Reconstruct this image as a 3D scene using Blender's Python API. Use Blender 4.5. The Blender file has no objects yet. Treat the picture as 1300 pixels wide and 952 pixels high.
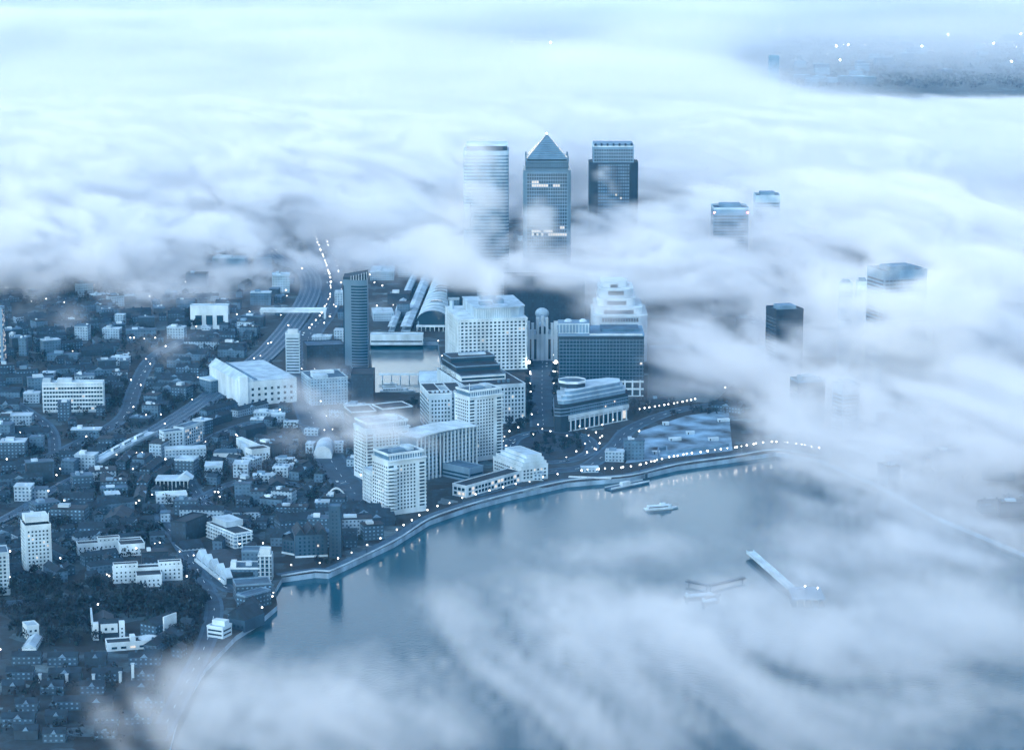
import bpy, math, random
import numpy as np
from mathutils import Vector
from mathutils.geometry import tessellate_polygon

sc = bpy.context.scene
COL = sc.collection
rnd = random.Random(7)
R = math.radians

# ------------------------------------------------------------------ camera
PITCH = R(10.9); FPX = 3200.0; CAMZ = 525.0
cam = bpy.data.objects.new('camera', bpy.data.cameras.new('camera')); COL.objects.link(cam); sc.camera = cam
cam.location = (0, 0, CAMZ); cam.rotation_euler = (R(90) - PITCH, 0, 0)
cam.data.sensor_width = 36; cam.data.lens = 36 * FPX / 1300; cam.data.clip_start = 5; cam.data.clip_end = 90000

# ------------------------------------------------------------------ sky, sun, exposure
world = bpy.data.worlds.new('World'); sc.world = world; world.use_nodes = True
wt = world.node_tree; bg = wt.nodes['Background']
sky = wt.nodes.new('ShaderNodeTexSky'); sky.sky_type = 'NISHITA'; sky.sun_disc = False
sky.sun_elevation = R(32); sky.sun_rotation = R(215); sky.ozone_density = 2.5; sky.dust_density = 0.3
tint = wt.nodes.new('ShaderNodeMix'); tint.data_type = 'RGBA'; tint.blend_type = 'MULTIPLY'; tint.inputs[0].default_value = 1
tint.inputs[7].default_value = (1.22, 0.955, 0.755, 1)
wt.links.new(sky.outputs[0], tint.inputs[6]); wt.links.new(tint.outputs[2], bg.inputs[0]); bg.inputs[1].default_value = 0.15
sun = bpy.data.objects.new('sun', bpy.data.lights.new('sun', 'SUN')); COL.objects.link(sun)
sun.data.energy = 0.5; sun.data.angle = R(25); sun.data.color = (0.78, 0.93, 1.0)
sun.rotation_euler = (R(90 - 32), 0, R(-35))
sc.view_settings.view_transform = 'Standard'; sc.view_settings.look = 'None'; sc.view_settings.exposure = 1.97; sc.view_settings.gamma = 1
cy = sc.cycles
cy.use_denoising = True; cy.use_adaptive_sampling = True; cy.adaptive_threshold = 0.06
cy.max_bounces = 5; cy.volume_bounces = 3; cy.diffuse_bounces = 2; cy.glossy_bounces = 2; cy.transmission_bounces = 1
cy.volume_step_rate = 1.4; cy.volume_max_steps = 1024; cy.caustics_reflective = False; cy.caustics_refractive = False
FOG = True
THR = .50; SIG = .034; HAZE_K = 2.2e-5; HAZE_C = (.08, .55, 1.0)

# ------------------------------------------------------------------ photo pixel -> world point
def ray(px, py):
    v = (476 - py) / FPX; u = (px - 650) / FPX
    return u, math.cos(PITCH) + v * math.sin(PITCH), -math.sin(PITCH) + v * math.cos(PITCH)
def at(px, py, z=0.0):
    u, fy, fz = ray(px, py); t = (CAMZ - z) / -fz
    return Vector((u * t, fy * t, z))
def zat(py, D):
    _, fy, fz = ray(650, py); return CAMZ + D * fz / fy
def pt(px, py, D):                     # the point at distance D seen at a pixel
    u, fy, fz = ray(px, py); t = D / fy
    return Vector((u * t, D, CAMZ + fz * t))
def proj(p):
    f = p[1] * math.cos(PITCH) - (p[2] - CAMZ) * math.sin(PITCH); v = p[1] * math.sin(PITCH) + (p[2] - CAMZ) * math.cos(PITCH)
    return 650 + FPX * p[0] / f, 476 - FPX * v / f

# ------------------------------------------------------------------ materials
M = {}
def cool(c):                            # overall blue toning and blue shade put into surface colours, strongest in darks
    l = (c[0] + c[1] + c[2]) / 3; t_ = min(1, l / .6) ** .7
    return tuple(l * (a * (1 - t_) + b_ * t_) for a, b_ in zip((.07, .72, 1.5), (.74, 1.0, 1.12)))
def mat(name, c, rough=.85, metal=0, var=.18, scale=.08, spec=.4):
    c = cool(c); m = bpy.data.materials.new(name); m.use_nodes = True; t = m.node_tree; b = t.nodes['Principled BSDF']
    b.inputs['Roughness'].default_value = rough; b.inputs['Metallic'].default_value = metal; b.inputs['Specular IOR Level'].default_value = spec
    if var:
        g = t.nodes.new('ShaderNodeNewGeometry'); n = t.nodes.new('ShaderNodeTexNoise'); n.inputs['Scale'].default_value = scale; n.inputs['Detail'].default_value = 5
        mp = t.nodes.new('ShaderNodeMapping'); mp.inputs['Scale'].default_value = (1, 1, .45)
        r = t.nodes.new('ShaderNodeMapRange'); r.inputs[1].default_value = .3; r.inputs[2].default_value = .7; r.inputs[3].default_value = 1 - var * 1.6; r.inputs[4].default_value = 1 + var
        x = t.nodes.new('ShaderNodeMix'); x.data_type = 'RGBA'; x.blend_type = 'MULTIPLY'; x.inputs[0].default_value = 1; x.inputs[6].default_value = (*c, 1)
        t.links.new(g.outputs['Position'], mp.inputs[0]); t.links.new(mp.outputs[0], n.inputs['Vector']); t.links.new(n.outputs['Fac'], r.inputs[0]); t.links.new(r.outputs[0], x.inputs[7]); t.links.new(x.outputs[2], b.inputs['Base Color'])
    else: b.inputs['Base Color'].default_value = (*c, 1)
    M[name] = m; return m
def emit(name, c, s):
    m = bpy.data.materials.new(name); m.use_nodes = True; b = m.node_tree.nodes['Principled BSDF']
    b.inputs['Base Color'].default_value = (.1, .1, .1, 1); b.inputs['Emission Color'].default_value = (*c, 1); b.inputs['Emission Strength'].default_value = s
    m.cycles.emission_sampling = 'NONE'; M[name] = m; return m
def facade(name, wall, glass, bay, storey, mortar, lit=0):
    # far walls whose windows are only a pixel or two: rows of small window openings
    wall, glass = cool(wall), cool(glass); m = bpy.data.materials.new(name); m.use_nodes = True; t = m.node_tree; b = t.nodes['Principled BSDF']; b.inputs['Roughness'].default_value = .8
    tc = t.nodes.new('ShaderNodeTexCoord'); s = t.nodes.new('ShaderNodeSeparateXYZ'); a = t.nodes.new('ShaderNodeMath'); a.operation = 'ADD'; cb = t.nodes.new('ShaderNodeCombineXYZ')
    t.links.new(tc.outputs['Object'], s.inputs[0]); t.links.new(s.outputs[0], a.inputs[0]); t.links.new(s.outputs[1], a.inputs[1]); t.links.new(a.outputs[0], cb.inputs[0]); t.links.new(s.outputs[2], cb.inputs[1])
    k = t.nodes.new('ShaderNodeTexBrick'); k.offset = 0; k.inputs['Scale'].default_value = 1; k.inputs['Brick Width'].default_value = bay; k.inputs['Row Height'].default_value = storey
    k.inputs['Mortar Size'].default_value = mortar; k.inputs['Mortar Smooth'].default_value = .05; k.inputs['Color1'].default_value = (*glass, 1); k.inputs['Color2'].default_value = (*[g * 2.2 for g in glass], 1); k.inputs['Mortar'].default_value = (*wall, 1)
    t.links.new(cb.outputs[0], k.inputs['Vector'])
    n = t.nodes.new('ShaderNodeTexNoise'); n.inputs['Scale'].default_value = .12; n.inputs['Detail'].default_value = 5; g = t.nodes.new('ShaderNodeNewGeometry'); t.links.new(g.outputs['Position'], n.inputs['Vector'])
    r = t.nodes.new('ShaderNodeMapRange'); r.inputs[1].default_value = .3; r.inputs[2].default_value = .7; r.inputs[3].default_value = .68; r.inputs[4].default_value = 1.2; t.links.new(n.outputs['Fac'], r.inputs[0])
    x = t.nodes.new('ShaderNodeMix'); x.data_type = 'RGBA'; x.blend_type = 'MULTIPLY'; x.inputs[0].default_value = 1
    t.links.new(k.outputs['Color'], x.inputs[6]); t.links.new(r.outputs[0], x.inputs[7]); t.links.new(x.outputs[2], b.inputs['Base Color'])
    M[name] = m; return m
mat('white', (.47, .53, .57)); mat('stone', (.40, .44, .47)); mat('grey', (.20, .23, .26)); mat('brick', (.058, .068, .08), var=.3); mat('dark', (.028, .034, .042))
mat('slate', (.022, .03, .04), var=.3, scale=.2); mat('roof_pale', (.38, .44, .48), var=.2); mat('roof_grey', (.095, .11, .13), var=.3); mat('roof_dark', (.02, .027, .035), var=.3)
mat('steel', (.13, .16, .19), .4, .3, .1); mat('glass', (.035, .045, .055), .15, 0, 0, spec=.7); mat('glass_pale', (.16, .19, .22), .15, 0, .2, spec=.7); mat('louver', (.05, .055, .06))
mat('trunk', (.06, .05, .04)); mat('leaf', (.008, .022, .034), var=.5, scale=.3); mat('leaf2', (.016, .032, .045), var=.5, scale=.3)
mat('asphalt', (.05, .06, .068), var=.25); mat('path', (.08, .10, .115), var=.25); mat('kerb', (.45, .45, .45)); mat('paint', (.7, .7, .7), var=0); mat('concrete', (.32, .34, .35), var=.3)
mat('site_floor', (.24, .26, .27), var=.6, scale=.035); mat('ballast', (.08, .092, .10), var=.35, scale=.3); mat('rail', (.17, .19, .21), .4, .5); mat('metal_dark', (.06, .06, .065), .5, .4); mat('rubber', (.02, .02, .02)); mat('grass', (.022, .04, .04), var=.4)
mat('car_white', (.7, .7, .7), .3, 0, 0); mat('car_dark', (.05, .055, .06), .3, 0, 0); mat('car_red', (.25, .04, .04), .3, 0, 0)
emit('lamp', (1, .92, .84), 5); emit('lamp_soft', (1, .9, .8), 2.4); emit('lamp_big', (1, .9, .76), 10); emit('lamp_far', (1, .93, .86), 55); emit('lit', (1, .95, .88), .2); emit('beacon', (1, .15, .12), 20)
facade('f_white', (.38, .42, .45), (.05, .06, .07), 3.4, 3.2, .85); facade('f_stone', (.32, .35, .38), (.04, .05, .06), 3.2, 3.2, .9); facade('f_brick', (.055, .065, .08), (.15, .17, .19), 3.4, 3.1, 1.0)
facade('f_dark', (.032, .04, .048), (.025, .03, .035), 3.2, 3.4, .6); facade('f_grey', (.12, .14, .155), (.04, .05, .06), 3.4, 3.3, .9)

# ------------------------------------------------------------------ mesh helpers
class MB:
    def __init__(s): s.v = []; s.f = []; s.m = []
    def box(s, x0, x1, y0, y1, z0, z1, m=0):
        n = len(s.v); s.v += [(x0, y0, z0), (x1, y0, z0), (x1, y1, z0), (x0, y1, z0), (x0, y0, z1), (x1, y0, z1), (x1, y1, z1), (x0, y1, z1)]
        s.f += [(n, n + 3, n + 2, n + 1), (n + 4, n + 5, n + 6, n + 7), (n, n + 1, n + 5, n + 4), (n + 1, n + 2, n + 6, n + 5), (n + 2, n + 3, n + 7, n + 6), (n + 3, n, n + 4, n + 7)]; s.m += [m] * 6; return s
    def prism(s, poly, z0, z1, m=0, top=None):
        n = len(s.v); k = len(poly); top = top or poly
        s.v += [(p[0], p[1], z0) for p in poly] + [(p[0], p[1], z1) for p in top]
        s.f += [tuple(range(n, n + k))[::-1], tuple(range(n + k, n + 2 * k))] + [(n + i, n + (i + 1) % k, n + k + (i + 1) % k, n + k + i) for i in range(k)]; s.m += [m] * (k + 2); return s
    def cone(s, poly, z0, apex, m=0):
        n = len(s.v); k = len(poly); s.v += [(p[0], p[1], z0) for p in poly] + [apex]
        s.f += [tuple(range(n, n + k))[::-1]] + [(n + i, n + (i + 1) % k, n + k) for i in range(k)]; s.m += [m] * (k + 1); return s
    def gable(s, x0, x1, y0, y1, z0, z1, axis='x', m=0, hip=0):
        n = len(s.v); s.v += [(x0, y0, z0), (x1, y0, z0), (x1, y1, z0), (x0, y1, z0)]
        if axis == 'x': s.v += [(x0 + hip, (y0 + y1) / 2, z1), (x1 - hip, (y0 + y1) / 2, z1)]; s.f += [(n, n + 3, n + 2, n + 1), (n, n + 1, n + 5, n + 4), (n + 2, n + 3, n + 4, n + 5), (n + 3, n, n + 4), (n + 1, n + 2, n + 5)]
        else: s.v += [((x0 + x1) / 2, y0 + hip, z1), ((x0 + x1) / 2, y1 - hip, z1)]; s.f += [(n, n + 3, n + 2, n + 1), (n, n + 1, n + 4), (n + 1, n + 2, n + 5, n + 4), (n + 2, n + 3, n + 5), (n + 3, n, n + 4, n + 5)]
        s.m += [m] * 5; return s
    def tube(s, x, y, z0, z1, r0, r1=None, n=8, m=0):
        r1 = r0 if r1 is None else r1
        c = lambda r: [(x + r * math.cos(2 * math.pi * i / n), y + r * math.sin(2 * math.pi * i / n)) for i in range(n)]
        return s.prism(c(r0), z0, z1, m, c(r1))
    def ball(s, x, y, z, r, m=0, n=8, k=5, sz=1):
        b = len(s.v); s.v.append((x, y, z - r * sz))
        for j in range(1, k):
            a = -math.pi / 2 + math.pi * j / k
            s.v += [(x + r * math.cos(a) * math.cos(2 * math.pi * i / n), y + r * math.cos(a) * math.sin(2 * math.pi * i / n), z + r * sz * math.sin(a)) for i in range(n)]
        s.v.append((x, y, z + r * sz)); e = len(s.v) - 1
        for i in range(n):
            i2 = (i + 1) % n; s.f.append((b, b + 1 + i2, b + 1 + i)); s.m.append(m)
            for j in range(k - 2): q = b + 1 + j * n; s.f.append((q + i, q + i2, q + n + i2, q + n + i)); s.m.append(m)
            q = b + 1 + (k - 2) * n; s.f.append((q + i, q + i2, e)); s.m.append(m)
        return s
    def mesh(s, name, mats):
        me = bpy.data.meshes.new(name); me.from_pydata(s.v, [], s.f)
        for m in (mats if isinstance(mats, (list, tuple)) else [mats]): me.materials.append(M[m] if isinstance(m, str) else m)
        me.polygons.foreach_set('material_index', s.m); me.update(); return me
    def build(s, name, mats, parent=None, loc=None):
        o = bpy.data.objects.new(name, s.mesh(name, mats)); COL.objects.link(o); o.parent = parent
        if loc is not None: o.location = loc
        return o
def tag(o, label, cat, group=None):
    o['label'] = label; o['category'] = cat
    if group: o['group'] = group
    return o
def thing(name, label, cat, loc, rz=0, group=None):
    o = bpy.data.objects.new(name, None); COL.objects.link(o); o.location = loc; o.rotation_euler = (0, 0, rz); o.empty_display_size = 5
    return tag(o, label, cat, group)
def inst(name, me, parent, loc):
    o = bpy.data.objects.new(name, me); COL.objects.link(o); o.parent = parent; o.location = loc; return o
FOOT = []     # footprints (centre, angle, half sizes) that trees and small houses keep clear of
def claim(loc, rz, x0, x1, y0, y1): FOOT.append((loc.x, loc.y, rz, x0, x1, y0, y1))
def clear(p, pad=4):
    for lx, ly, rz, x0, x1, y0, y1 in FOOT:
        dx, dy = p[0] - lx, p[1] - ly
        if abs(dx) > 250 or abs(dy) > 400: continue
        c, s = math.cos(rz), math.sin(rz); u = dx * c + dy * s; v = -dx * s + dy * c
        if x0 - pad < u < x1 + pad and y0 - pad < v < y1 + pad: return False
    return True

# ------------------------------------------------------------------ ground, river, docks
BANK = [(120, 1250), (190, 1050), (228, 900), (262, 845), (300, 806), (330, 787), (352, 768), (349, 748), (358, 733), (400, 727), (417, 728), (500, 689), (545, 661), (600, 642), (645, 630), (720, 613), (800, 606), (860, 592), (930, 582), (985, 574), (1040, 582), (1110, 612), (1190, 655), (1310, 705)]
LZ = -4.0     # water level; the land is at 0
bank = [at(*p) for p in BANK]
def gpts(pts): return [at(*p) for p in pts]
DOCKS = [gpts([(470, 434), (556, 434), (562, 470), (556, 498), (474, 498)]), gpts([(824, 438), (980, 438), (905, 512), (822, 505)])]
def inpoly(p, poly):
    c = False; j = len(poly) - 1
    for i in range(len(poly)):
        a, b = poly[i], poly[j]
        if (a[1] > p[1]) != (b[1] > p[1]) and p[0] < (b[0] - a[0]) * (p[1] - a[1]) / (b[1] - a[1]) + a[0]: c = not c
        j = i
    return c
def slab(name, polys, mats, zt=0.0, zb=-9.0):
    flat = [v for p in polys for v in p]; tris = tessellate_polygon([[Vector((v[0], v[1], 0)) for v in p] for p in polys])
    v = [(q[0], q[1], zt) for q in flat]; f = []; m = []
    for t in tris:
        a, b, c = [Vector(v[i]) for i in t]
        f.append(tuple(t) if (b - a).cross(c - a).z > 0 else tuple(reversed(t))); m.append(0)
    n = len(flat); v += [(q[0], q[1], zb) for q in flat]; k = 0
    for p in polys:
        for i in range(len(p)): a, b = k + i, k + (i + 1) % len(p); f.append((a, b, b + n, a + n)); m.append(1)
        k += len(p)
    me = bpy.data.meshes.new(name); me.from_pydata(v, [], f)
    for q in mats: me.materials.append(M[q])
    me.polygons.foreach_set('material_index', m); o = bpy.data.objects.new(name, me); COL.objects.link(o); o['kind'] = 'structure'; return o
# ground material: patchwork of dark grass, yards, tarmac and small pale paving
gm = bpy.data.materials.new('city_ground'); gm.use_nodes = True; t = gm.node_tree; b = t.nodes['Principled BSDF']; b.inputs['Roughness'].default_value = .95
geo = t.nodes.new('ShaderNodeNewGeometry'); vo = t.nodes.new('ShaderNodeTexVoronoi'); vo.inputs['Scale'].default_value = .05; vo.distance = 'MANHATTAN'; t.links.new(geo.outputs['Position'], vo.inputs['Vector'])
cr = t.nodes.new('ShaderNodeValToRGB'); cr.color_ramp.interpolation = 'CONSTANT'; e = cr.color_ramp.elements
e[0].color = (.002, .011, .02, 1); e[1].position = .34; e[1].color = (.005, .022, .037, 1)
for p_, c_ in ((.55, (.005, .02, .033, 1)), (.76, (.022, .06, .088, 1)), (.88, (.01, .033, .052, 1)), (.965, (.06, .115, .145, 1))):
    q = e.new(p_); q.color = c_
sp = t.nodes.new('ShaderNodeSeparateColor'); t.links.new(vo.outputs['Color'], sp.inputs[0]); t.links.new(sp.outputs[0], cr.inputs[0])
ns = t.nodes.new('ShaderNodeTexNoise'); ns.inputs['Scale'].default_value = .11; ns.inputs['Detail'].default_value = 8; ns.inputs['Roughness'].default_value = .7; t.links.new(geo.outputs['Position'], ns.inputs['Vector'])
mr = t.nodes.new('ShaderNodeMapRange'); mr.inputs[1].default_value = .35; mr.inputs[2].default_value = .7; mr.inputs[3].default_value = .45; mr.inputs[4].default_value = 1.8; t.links.new(ns.outputs['Fac'], mr.inputs[0])
mx = t.nodes.new('ShaderNodeMix'); mx.data_type = 'RGBA'; mx.blend_type = 'MULTIPLY'; mx.inputs[0].default_value = 1
t.links.new(cr.outputs[0], mx.inputs[6]); t.links.new(mr.outputs[0], mx.inputs[7]); t.links.new(mx.outputs[2], b.inputs['Base Color']); M['city_ground'] = gm
FAR = 42000
outer = [Vector((-FAR, -3000, 0)), Vector((-420, -3000, 0))] + bank + [Vector((FAR, bank[-1].y - 60, 0)), Vector((FAR, FAR, 0)), Vector((-FAR, FAR, 0))]
slab('ground', [outer] + DOCKS, ['city_ground', 'concrete'])
wm = bpy.data.materials.new('river_water'); wm.use_nodes = True; t = wm.node_tree; b = t.nodes['Principled BSDF']
b.inputs['Base Color'].default_value = (.002, .05, .085, 1); b.inputs['Specular IOR Level'].default_value = .2; b.inputs['Roughness'].default_value = .12; b.inputs['IOR'].default_value = 1.33
geo = t.nodes.new('ShaderNodeNewGeometry'); n1 = t.nodes.new('ShaderNodeTexNoise'); n1.inputs['Scale'].default_value = .35; n1.inputs['Detail'].default_value = 4; t.links.new(geo.outputs['Position'], n1.inputs['Vector'])
bp = t.nodes.new('ShaderNodeBump'); bp.inputs['Strength'].default_value = .16; bp.inputs['Distance'].default_value = .5; t.links.new(n1.outputs['Fac'], bp.inputs['Height']); t.links.new(bp.outputs[0], b.inputs['Normal'])
me = bpy.data.meshes.new('river_water'); me.from_pydata([(-FAR, -3000, LZ), (FAR, -3000, LZ), (FAR, FAR, LZ), (-FAR, FAR, LZ)], [], [(0, 1, 2, 3)]); me.materials.append(wm)
o = bpy.data.objects.new('river_water', me); COL.objects.link(o); o['kind'] = 'structure'
OUTER = outer
def dry(p): return (inpoly(p, OUTER) and not any(inpoly(p, d) for d in DOCKS))

def smooth(pts, step=12.0):
    out = []
    P = [pts[0]] + list(pts) + [pts[-1]]
    for i in range(1, len(P) - 2):
        a, b_, c, d = P[i - 1], P[i], P[i + 1], P[i + 2]; n = max(1, int((c - b_).length / step))
        for k in range(n):
            t_ = k / n; out.append(.5 * ((2 * b_) + (c - a) * t_ + (2 * a - 5 * b_ + 4 * c - d) * t_ ** 2 + (3 * b_ - a - 3 * c + d) * t_ ** 3))
    out.append(pts[-1]); return out
LINES = []    # road centre lines, kept clear of houses and trees
def ribbon(mb, pts, w, z0, z1, off=0, m=0):
    n = len(mb.v); L = []
    for i, p in enumerate(pts):
        d = (pts[min(i + 1, len(pts) - 1)] - pts[max(i - 1, 0)]); d.z = 0; d.normalize(); s = Vector((-d.y, d.x, 0)); c = p + s * off
        for q in (c + s * w / 2, c - s * w / 2): mb.v += [(q.x, q.y, z0), (q.x, q.y, z1)]
    for i in range(len(pts) - 1):
        a = n + 4 * i; mb.f += [(a + 3, a + 7, a + 5, a + 1), (a, a + 1, a + 5, a + 4), (a + 2, a + 6, a + 7, a + 3)]; mb.m += [m] * 3
    e_ = n + 4 * (len(pts) - 1); mb.f += [(n, n + 2, n + 3, n + 1), (e_, e_ + 1, e_ + 3, e_ + 2)]; mb.m += [m] * 2
zlift = [0.05]
def road(px, w=11, lines=True, closed=False):
    zlift[0] += .02; z = zlift[0]
    pts = smooth(gpts(px)); LINES.append((pts, w / 2 + 5)); mb = MB()
    ribbon(mb, pts, w, -.3, z, 0, 0)
    for s in (-1, 1): ribbon(mb, pts, 2.6, -.3, z + .14, s * (w / 2 + 1.3), 1)
    o = mb.build('road', ['asphalt', 'path']); o['kind'] = 'structure'
    if lines:
        mk = MB()
        for i in range(0, len(pts) - 1, 2): ribbon(mk, [pts[i], (pts[i] + pts[i + 1]) / 2], .35, z - .1, z + .03)
        o = mk.build('road_marking', 'paint'); o['kind'] = 'structure'
    return pts
def far_from_lines(p):
    for pts, r in LINES:
        for q in pts:
            if (q.x - p[0]) ** 2 + (q.y - p[1]) ** 2 < r * r: return False
    return True
highway = road([(392, 285), (405, 318), (417, 350), (420, 378), (410, 402), (392, 428), (384, 470), (392, 520), (418, 580), (452, 628), (470, 645)], 24)
road([(470, 300), (452, 330), (425, 345), (414, 352)], 12)
road_l = road([(330, 395), (250, 425), (196, 452), (172, 492), (158, 528), (120, 552), (60, 580), (0, 592), (-60, 600)], 12)
road([(-60, 772), (60, 762), (140, 758), (236, 748), (262, 752), (272, 772), (262, 815), (235, 870), (200, 940)], 9)
road([(198, 640), (222, 680), (250, 722), (266, 752)], 8)
road([(250, 722), (300, 752), (318, 742)], 8)
avenue = road([(690, 400), (689, 440), (688, 500), (690, 542)], 22)
road([(600, 628), (640, 616), (668, 604), (700, 598), (745, 592), (780, 566), (800, 545), (850, 524), (905, 514), (1000, 508)], 13)
ringpts = [(700 + 52 * math.cos(a), 567 + 20 * math.sin(a)) for a in [math.pi * 2 * i / 16 for i in range(17)]]
ring = road(ringpts, 9)
road([(300, 655), (262, 640), (240, 600), (262, 560), (330, 535), (400, 545)], 7)
road([(440, 612), (400, 618), (352, 612), (300, 612), (240, 640)], 7)
road([(-50, 655), (40, 676), (100, 672), (190, 660), (222, 680)], 7)
road([(0, 500), (60, 540), (70, 575)], 7)
prom = smooth(gpts([(356, 731), (400, 724), (418, 725), (500, 686), (545, 658), (600, 639), (645, 627), (720, 610), (800, 603), (860, 589), (930, 579), (985, 571), (1040, 579)]), 10)
mb = MB(); ribbon(mb, prom, 7, -.2, .12, 4.5); o = mb.build('promenade_path', 'path'); o['kind'] = 'structure'; LINES.append((prom, 8))
mb = MB(); ribbon(mb, prom, .9, -8.5, 1.1, -1.1); tag(mb.build('river_wall', 'kerb'), 'pale river wall running along the promenade edge', 'wall')
# Westferry-style round garden lawn, dock-side works ground
mb = MB(); mb.prism([tuple(at(700 + 44 * math.cos(a), 567 + 16.5 * math.sin(a)))[:2] for a in [math.pi * 2 * i / 28 for i in range(28)][::-1]][::-1], -.2, .35); o = mb.build('garden_lawn', 'grass'); o['kind'] = 'structure'
mb = MB(); mb.prism([tuple(p)[:2] for p in gpts([(794, 588), (930, 572), (925, 520), (870, 528), (812, 548)])], -.2, .22); o = mb.build('building_site_floor', 'site_floor'); o['kind'] = 'structure'

for i, (x, y, w_) in enumerate([(806, 580, 9), (829, 577, 7), (850, 560, 12), (872, 552, 8), (900, 560, 10), (842, 540, 6), (912, 536, 12)]):
    root = thing('site_cabin', f"{['first', 'second', 'third', 'fourth', 'fifth', 'sixth', 'seventh'][i]} low cabin on the pale building site, counted from the waterfront inland", 'cabin', at(x, y), R(12)); MB().box(0, w_, 0, 4, 0, 2.8).build('wall', 'stone', root); MB().box(-.2, w_ + .2, -.2, 4.2, 2.81, 3.1).build('roof', 'white', root); MB().box(1, 2, -.12, .1, .3, 2.4).build('door', 'dark', root)
root = thing('retaining_wall', 'dark angular retaining wall stepping across the pale building site', 'wall', (0, 0, 0)); wp = gpts([(834, 584), (836, 572), (846, 570), (847, 577), (925, 567)])
for i in range(4): mb = MB(); ribbon(mb, [wp[i], wp[i + 1]], 1.4, .1, 3.2); mb.build('wall_panel', 'grey', root)
# railway: curved embankment with pairs of tracks, then the pale viaduct further down
rail_px = [(330, 310), (352, 330), (388, 345), (394, 370), (372, 410), (335, 452), (268, 505), (215, 540), (188, 556)]
def railway(px, w, n, z=1.2):
    pts = smooth(gpts(px)); LINES.append((pts, w / 2 + 4)); mb = MB(); ribbon(mb, pts, w, -.3, z); o = mb.build('railway_bed', 'ballast'); o['kind'] = 'structure'
    mb = MB()
    for i in range(n):
        for s in (-.75, .75): ribbon(mb, pts, .45, z - .1, z + .2, (i - (n - 1) / 2) * (w - 4) / max(1, n - 1) + s)
    o = mb.build('railway_track', 'rail'); o['kind'] = 'structure'; return pts
railway(rail_px, 30, 5)
railway([(124, 594), (80, 615), (40, 640), (0, 662), (-60, 690)], 12, 2, 1.0)
vp = smooth(gpts([(194, 557), (165, 571), (122, 595)]), 8); LINES.append((vp, 12))
vr = thing('railway_viaduct', 'pale raised railway viaduct slanting down beside the left city blocks', 'viaduct', (0, 0, 0))
mb = MB(); ribbon(mb, vp, 11, 5.5, 7, 0); mb.build('deck', 'kerb', vr)
for s in (-1, 1): mb = MB(); ribbon(mb, vp, .6, 7, 8.3, s * 5.2); mb.build('parapet', 'white', vr)
for i in range(1, len(vp) - 1, 3): MB().box(-4, 4, -1, 1, -.2, 5.5).build('pier', 'concrete', vr, vp[i])
tr = thing('train', 'pale short train standing on the raised viaduct', 'train', (0, 0, 0))
for i in range(3):
    a, c = vp[3 + i * 3], vp[5 + i * 3]; d = c - a; mid = (a + c) / 2
    o = MB().box(-8.5, 8.5, -1.4, 1.4, 7.3, 10.6).build('carriage', 'white', tr, (mid.x, mid.y, 0)); o.rotation_euler = (0, 0, math.atan2(d.y, d.x))
    for k in range(4): inst('window', MB().box(-1.5, 1.5, -1.46, 1.46, 8.6, 9.7).mesh('window', 'glass'), o, (-6 + k * 4, 0, 0))

# ------------------------------------------------------------------ buildings
HERO = []     # landmarks that the labels of small houses refer to: (px, py, words)
WC = {}
def winmesh(face, ww, wh, m):
    k = (face in 'LR', round(ww, 2), round(wh, 2), m)
    if k not in WC:
        b_ = MB(); (b_.box(-.12, .12, -ww / 2, ww / 2, -wh / 2, wh / 2) if k[0] else b_.box(-ww / 2, ww / 2, -.12, .12, -wh / 2, wh / 2)); WC[k] = b_.mesh('window', m)
    return WC[k]
def windows(root, W, D, spec, z0, z1, bay, storey, ww, wh, lit=.03, litf=None, glass='glass', x0=0, y0=0, cap=100, top_first=True):
    """real panes, thicker than the wall is flush, on the faces listed in spec; past the hundred largest the rest are one part"""
    pos = []
    for face in spec:
        L = W if face == 'F' else D; nc = max(1, int((L - .8) / bay)); nr = max(1, int((z1 - z0) / storey)); gx = (L - nc * bay) / 2
        for r in range(nr):
            for c in range(nc):
                u = gx + (c + .5) * bay; z = z0 + (r + .5) * storey
                p = (x0 + u, y0 - .02, z) if face == 'F' else ((x0 - .02, y0 + u, z) if face == 'L' else (x0 + W + .02, y0 + u, z))
                on = litf(face, c, r, nc, nr) if litf else rnd.random() < lit
                pos.append((0 if face == 'F' else 1, -z if top_first else z, face, p, on))
    pos.sort(key=lambda q: (not q[4], q[0], q[1]))
    for q in pos[:cap]: 
        o = inst('window', winmesh(q[2], ww, wh, 'lit' if q[4] else glass), root, q[3])
    if len(pos) > cap:
        mb = MB()
        for q in pos[cap:]:
            x, y, z = q[3]
            if q[2] == 'F': mb.box(x - ww / 2, x + ww / 2, y - .12, y + .12, z - wh / 2, z + wh / 2, int(q[4]))
            else: mb.box(x - .12, x + .12, y - ww / 2, y + ww / 2, z - wh / 2, z + wh / 2, int(q[4]))
        o = mb.build('window', [glass, 'lit'], root); o['kind'] = 'stuff'
def bands(root, W, D, spec, z0, z1, storey, wh, glass='glass', x0=0, y0=0, name='window_band'):
    for r in range(int((z1 - z0) / storey)):
        z = z0 + (r + .5) * storey; mb = MB()
        if 'F' in spec: mb.box(x0 + 1, x0 + W - 1, y0 - .14, y0 + .1, z - wh / 2, z + wh / 2)
        if 'L' in spec: mb.box(x0 - .14, x0 + .1, y0 + 1, y0 + D - 1, z - wh / 2, z + wh / 2)
        if 'R' in spec: mb.box(x0 + W - .1, x0 + W + .14, y0 + 1, y0 + D - 1, z - wh / 2, z + wh / 2)
        mb.build(name, glass, root)
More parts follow.
